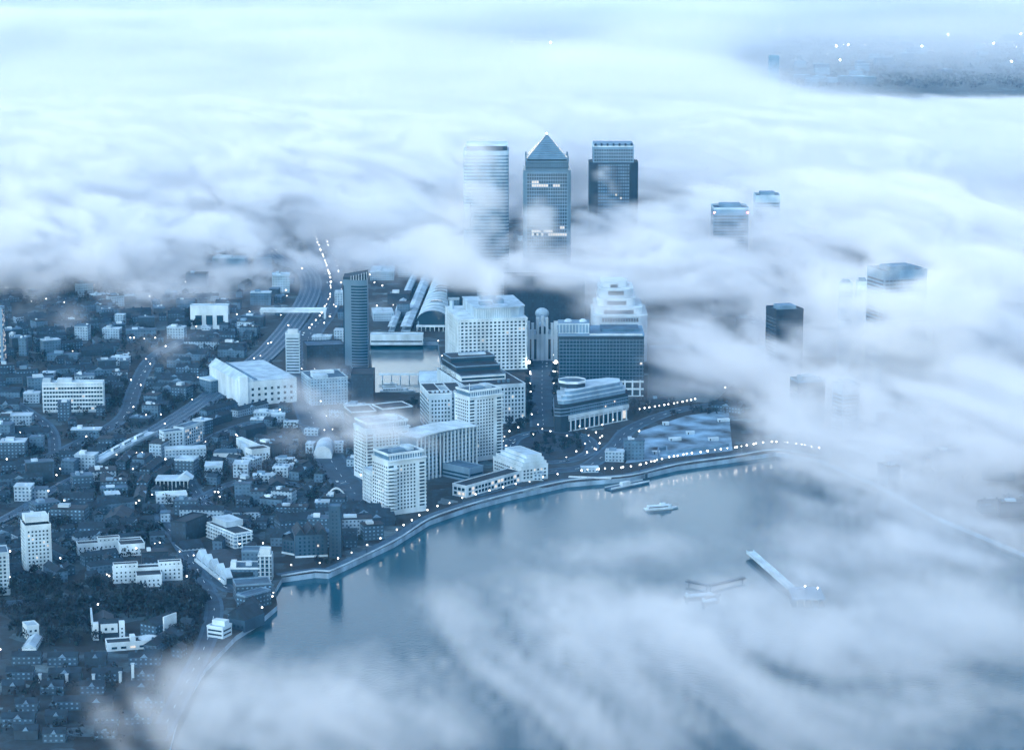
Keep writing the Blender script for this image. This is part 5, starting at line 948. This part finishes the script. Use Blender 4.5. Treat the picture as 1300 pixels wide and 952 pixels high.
if FOG:
    # near mist: grid over the river, the docks and the towers
    lo, hi, sh = (-1250, 1150, -4), (1550, 5000, 272), (410, 430, 48)
    X = np.linspace(lo[0], hi[0], sh[0], dtype=np.float32)[:, None, None]; Yg = np.linspace(lo[1], hi[1], sh[1], dtype=np.float32)[None, :, None]; Z = np.linspace(lo[2], hi[2], sh[2], dtype=np.float32)[None, None, :]
    S = np.zeros(sh, np.float32)
    # seen at (px, py) when standing at height z; half sizes in metres; strength
    PUFFS = [
        # over the river
        (730, 795, 18, 90, 80, 18, 1.1), (640, 750, 16, 50, 50, 14, .8), (560, 775, 16, 50, 60, 14, .7), (800, 770, 18, 70, 80, 16, .85), (870, 815, 18, 70, 80, 16, .8), (700, 850, 18, 120, 70, 18, .9), (540, 850, 16, 70, 60, 14, .65), (640, 690, 12, 60, 40, 12, .6), (760, 705, 14, 60, 40, 12, .6), (690, 655, 12, 50, 30, 10, .5), (790, 650, 14, 40, 40, 14, .8), (840, 690, 12, 50, 40, 12, .55),
        (775, 628, 8, 60, 24, 8, .6), (660, 915, 20, 330, 80, 20, .9), (340, 885, 20, 70, 70, 22, 1.1), (285, 845, 18, 40, 40, 16, .6), (400, 930, 20, 120, 50, 20, .8),
        (1080, 800, 18, 110, 80, 18, .85), (1150, 760, 18, 80, 70, 16, .6), (1100, 700, 18, 70, 70, 16, .7), (1180, 690, 18, 60, 60, 16, .6), (1060, 650, 18, 60, 60, 16, .55), (990, 690, 14, 50, 50, 12, .4), (1230, 760, 18, 70, 60, 16, .55), (1260, 830, 18, 80, 60, 16, .6), (960, 840, 18, 80, 60, 16, .55), (1200, 905, 20, 240, 70, 20, .85), (1010, 800, 16, 60, 50, 14, .5),
        # right: cloud over the southern docks
        (1060, 570, 30, 100, 120, 28, 1.0), (1140, 600, 30, 90, 110, 26, .85), (1000, 560, 20, 50, 60, 18, .6), (1230, 600, 30, 90, 110, 28, .8), (1290, 560, 36, 80, 110, 32, .8), (1200, 530, 40, 100, 120, 36, .95), (1100, 520, 40, 90, 110, 34, .95), (960, 480, 34, 70, 70, 22, .8), (890, 460, 34, 60, 80, 30, .95), (1010, 470, 40, 70, 70, 26, .85), (940, 430, 44, 70, 80, 28, .8), (1120, 450, 46, 110, 120, 36, .9), (1230, 460, 56, 110, 160, 50, 1.0), (860, 415, 45, 60, 80, 34, .75),
        (930, 345, 60, 100, 120, 34, 1.2), (1030, 350, 70, 120, 160, 50, 1.2), (1060, 300, 80, 200, 240, 60, 1.3), (1200, 330, 80, 180, 260, 66, 1.25), (1290, 400, 70, 120, 220, 60, 1.0), (880, 310, 70, 120, 160, 44, 1.2), (820, 325, 60, 80, 110, 36, 1.2), (1060, 400, 50, 90, 90, 34, .85), (845, 445, 26, 40, 60, 26, .5), (1150, 400, 50, 90, 120, 40, .8), (900, 395, 40, 60, 60, 24, .6),
        # belt behind and beside the three towers
        (560, 318, 40, 90, 90, 36, .8), (620, 335, 40, 90, 60, 30, .7), (660, 372, 26, 60, 50, 18, .35), (745, 362, 30, 40, 50, 24, .5), (625, 378, 62, 11, 13, 14, 1.1), (621, 358, 80, 15, 16, 10, 1.0), (600, 340, 60, 40, 40, 20, .7),
        # left: drift in front of the east
        (60, 310, 50, 200, 240, 46, 1.1), (180, 300, 50, 150, 240, 46, 1.15), (300, 268, 50, 110, 150, 40, 1.05), (400, 262, 50, 110, 150, 40, 1.0), (500, 272, 50, 110, 160, 42, 1.05), (350, 330, 30, 70, 90, 26, .42), (240, 362, 26, 70, 60, 18, .62), (190, 372, 24, 40, 60, 16, .5), (5, 345, 30, 90, 120, 30, .7), (100, 400, 22, 20, 30, 12, .55), (215, 445, 20, 40, 50, 16, .5), (440, 330, 24, 90, 100, 24, .35), (330, 380, 20, 50, 50, 18, .3),
        # smoke-like drift past the white apartment towers
        (505, 538, 40, 34, 24, 14, 1.15), (470, 540, 32, 40, 30, 14, .85), (430, 520, 26, 34, 40, 12, .7), (400, 505, 20, 24, 40, 12, .55), (370, 490, 22, 40, 50, 16, .5), (545, 560, 30, 30, 26, 14, .5), (570, 600, 18, 40, 30, 12, .3), (420, 560, 16, 40, 40, 12, .35), (520, 650, 10, 40, 20, 10, .3), (545, 512, 26, 24, 24, 12, .4), (600, 560, 30, 20, 16, 10, .3), (60, 860, 14, 140, 90, 14, .28),
    ]
    SOFT = [(300, 345, 16, 120, 160, 20, .5), (120, 395, 12, 150, 130, 16, .27), (200, 470, 10, 120, 120, 14, .2), (620, 520, 14, 60, 90, 16, .18), (450, 330, 20, 110, 150, 24, .42), (340, 300, 30, 150, 120, 30, .6), (150, 352, 16, 140, 120, 18, .42), (240, 372, 22, 50, 60, 16, .8), (180, 366, 24, 40, 60, 14, .7), (215, 440, 16, 50, 60, 14, .6), (245, 425, 14, 40, 40, 12, .5), (95, 405, 18, 20, 40, 14, .7), (330, 395, 14, 60, 70, 14, .26), (505, 390, 14, 60, 90, 14, .24), (410, 505, 20, 34, 50, 14, .9), (440, 528, 24, 34, 34, 14, 1.0), (395, 560, 14, 40, 40, 12, .6), (430, 470, 16, 40, 60, 14, .5), (475, 540, 30, 30, 20, 12, .7), (505, 536, 38, 26, 16, 12, .8), (540, 556, 30, 26, 20, 10, .4), (370, 495, 18, 30, 40, 14, .34), (300, 600, 10, 90, 90, 10, .17), (560, 600, 10, 30, 30, 8, .2), (850, 500, 20, 60, 60, 16, .3), (640, 390, 30, 50, 60, 20, .22), (5, 350, 30, 70, 90, 24, .5), (1150, 700, 14, 150, 200, 14, .25), (1004, 742, 10, 34, 34, 12, .8), (900, 750, 8, 36, 30, 10, .5), (1200, 672, 14, 70, 50, 14, .9), (1270, 700, 14, 70, 50, 14, .9), (1130, 630, 14, 50, 50, 14, .6)]
    VEILS = [(700, 344, 2925, 100, 80, 11, 1.7), (700, 350, 2995, 110, 26, 14, 1.7), (630, 343, 2950, 70, 60, 13, 1.2), (1145, 372, 2480, 70, 60, 34, 2.2), (785, 392, 2745, 45, 26, 26, .75), (1150, 430, 2480, 90, 60, 40, 1.3), (1083, 420, 2600, 40, 60, 44, 1.2), (1000, 450, 2560, 60, 50, 26, 1.1), (505, 545, 2190, 30, 16, 12, 1.5), (478, 540, 2200, 30, 20, 12, 1.3), (450, 530, 2230, 30, 24, 12, 1.1), (540, 562, 2160, 24, 14, 9, .7), (490, 560, 2180, 26, 14, 14, .9), (800, 345, 2945, 80, 60, 26, 1.8), (860, 345, 2900, 80, 90, 28, 1.9), (760, 328, 3000, 70, 50, 24, 1.8), (600, 345, 3050, 50, 50, 20, .8), (623, 376, 2700, 10, 12, 12, 1.1), (620, 362, 2720, 15, 16, 9, 1.1), (617, 350, 2740, 22, 20, 8, .9), (585, 330, 3000, 60, 40, 18, 1.1), (830, 330, 2950, 70, 60, 26, 1.4), (778, 292, 3150, 70, 34, 22, 1.7), (820, 300, 3100, 60, 50, 30, 1.4), (740, 300, 3150, 24, 40, 22, .9),
        (684, 276, 3000, 16, 16, 17, 2.4), (674, 300, 3000, 18, 16, 14, 1.1), (612, 228, 3170, 26, 22, 40, .85), (604, 275, 3170, 30, 24, 36, 1.1), (606, 245, 3160, 24, 18, 40, .8), (632, 300, 3160, 24, 20, 26, .7), (764, 222, 3180, 13, 14, 14, .8), (772, 246, 3180, 15, 14, 12, .75), (600, 200, 3170, 16, 16, 14, 1.2), (716, 318, 2990, 18, 20, 10, .9), (570, 290, 3100, 40, 60, 30, 1.0), (545, 306, 3150, 50, 60, 18, .7)]
    S2 = np.zeros(sh, np.float32); ALL = [(q, S) for q in PUFFS] + [((q[0], q[1], zat(q[1], q[2]), *q[3:]), S2) for q in VEILS] + [(q, S2) for q in SOFT]
    for (px, py, z, rx, ry, rz_, k), F_ in ALL:
        c = at(px, py, z); sl = []
        for ctr, r_, l, h, n in ((c.x, rx, lo[0], hi[0], sh[0]), (c.y, ry, lo[1], hi[1], sh[1]), (c.z, rz_, lo[2], hi[2], sh[2])):
            a = (ctr - 2.2 * r_ - l) / (h - l) * (n - 1); b_ = (ctr + 2.2 * r_ - l) / (h - l) * (n - 1); sl.append(slice(max(0, int(a)), max(0, min(n, int(b_) + 2))))
        sx, sy, sz = sl; e = ((X[sx] - c.x) / rx) ** 2 + ((Yg[:, sy] - c.y) / ry) ** 2 + ((Z[:, :, sz] - c.z) / rz_) ** 2
        F_[sx, sy, sz] += k * np.exp(-e)
    far = 2.2 * np.clip((Yg - 3750 - 260 * np.sin(X / 260.0 + 1) - 120 * np.sin(X / 97.0)) / 500, 0, 1) * np.clip((135 - Z) / 60, 0, 1)     # the deck closing in behind
    S = np.maximum(S, far * 1.5)
    S = S + 1.3 * np.clip((X - 560 - .12 * (Yg - 1900)) / 250, 0, 1) * np.clip((Yg - 1850) / 200, 0, 1) * np.exp(-((Z - 20) / 55) ** 2)
    U = (2.7 * X + Yg) / 2.88 / 120; V = (X - 2.7 * Yg) / 2.88 / 380
    wu = noiseP(U * .7, V * .7, Z / 90, 5, 2); u, v, w = U + .28 * wu, V + .2 * noiseP(U * .7 + 9, V * .7, Z / 90, 6, 2), Z / 55 + .2 * wu
    n = noiseP(u, v, w, 3, 6, .68); n2 = noiseP(u * 4 + .6 * n, v * 4.5 + .5 * n, w * 3, 8, 3, .75); bil = 1 - np.abs(noiseP(u * 1.7, v * 1.7, w * 1.5, 11, 4, .6)); bil = bil / bil.std() * .8
    d = np.clip(S * (1.02 + .66 * n + .42 * n2 + .28 * bil) - THR, 0, 1)
    d = d * np.interp(Yg, [1500, 2200, 2800, 4500], [.36, .5, .9, .8]).astype(np.float32) ** .8; near_k = 1.0
    d = np.maximum(d, np.clip(S2 * (1 + .5 * n + .45 * n2) * .75 - .11, 0, 1))
    d = np.maximum(d, np.clip(far - .35, 0, .9))
    cloud('mist', lo, hi, (d ** 1.25 * SIG * near_k).astype(np.float32), fogmat('mist', 1.0, FOGCOL))
    # far cloud deck, out to the horizon
    lo, hi, sh = (-5200, 5001, -4), (5200, 19000, 260), (150, 200, 22)
    X = np.linspace(lo[0], hi[0], sh[0], dtype=np.float32)[:, None, None]; Yg = np.linspace(lo[1], hi[1], sh[1], dtype=np.float32)[None, :, None]; Z = np.linspace(lo[2], hi[2], sh[2], dtype=np.float32)[None, None, :]
    n = noiseP(X / 900, Yg / 1500, Z / 200, 21, 5, .6) * .18 + .5; top = 135 + 55 * (n[:, :, :1] - .5) * 2
    d = np.clip((top - Z) / 45, 0, 1) * np.clip(1.0 + .9 * (n - .5), .6, 1.3)
    def hole(px, py, rx, ry, k=1):
        c = at(px, py, 30); return k * np.exp(-(((X - c.x) / rx) ** 2 + ((Yg - c.y) / ry) ** 2) ** 1.1)
    d = d * np.clip(1 - 1.0 * (hole(1200, 88, 620, 2500) + hole(1060, 100, 380, 1500, .8) + hole(1380, 80, 500, 2500)) + .5 * (n - .5), .072, 1) * np.clip(1 - hole(700, 66, 380, 1700, 1.1) - hole(560, 76, 260, 700, .8) - hole(830, 66, 240, 300, .4), .05, 1)
    cloud('cloud_deck', lo, hi, (d * .012).astype(np.float32), fogmat('cloud_deck', 1.0, FOGCOL))
    # thin even air over everything
    hz = MB().box(-9000, 9000, -500, 20000, -10, 560).build('haze', fogmat('haze', HAZE_K, HAZE_C, 0)); hz['kind'] = 'stuff'
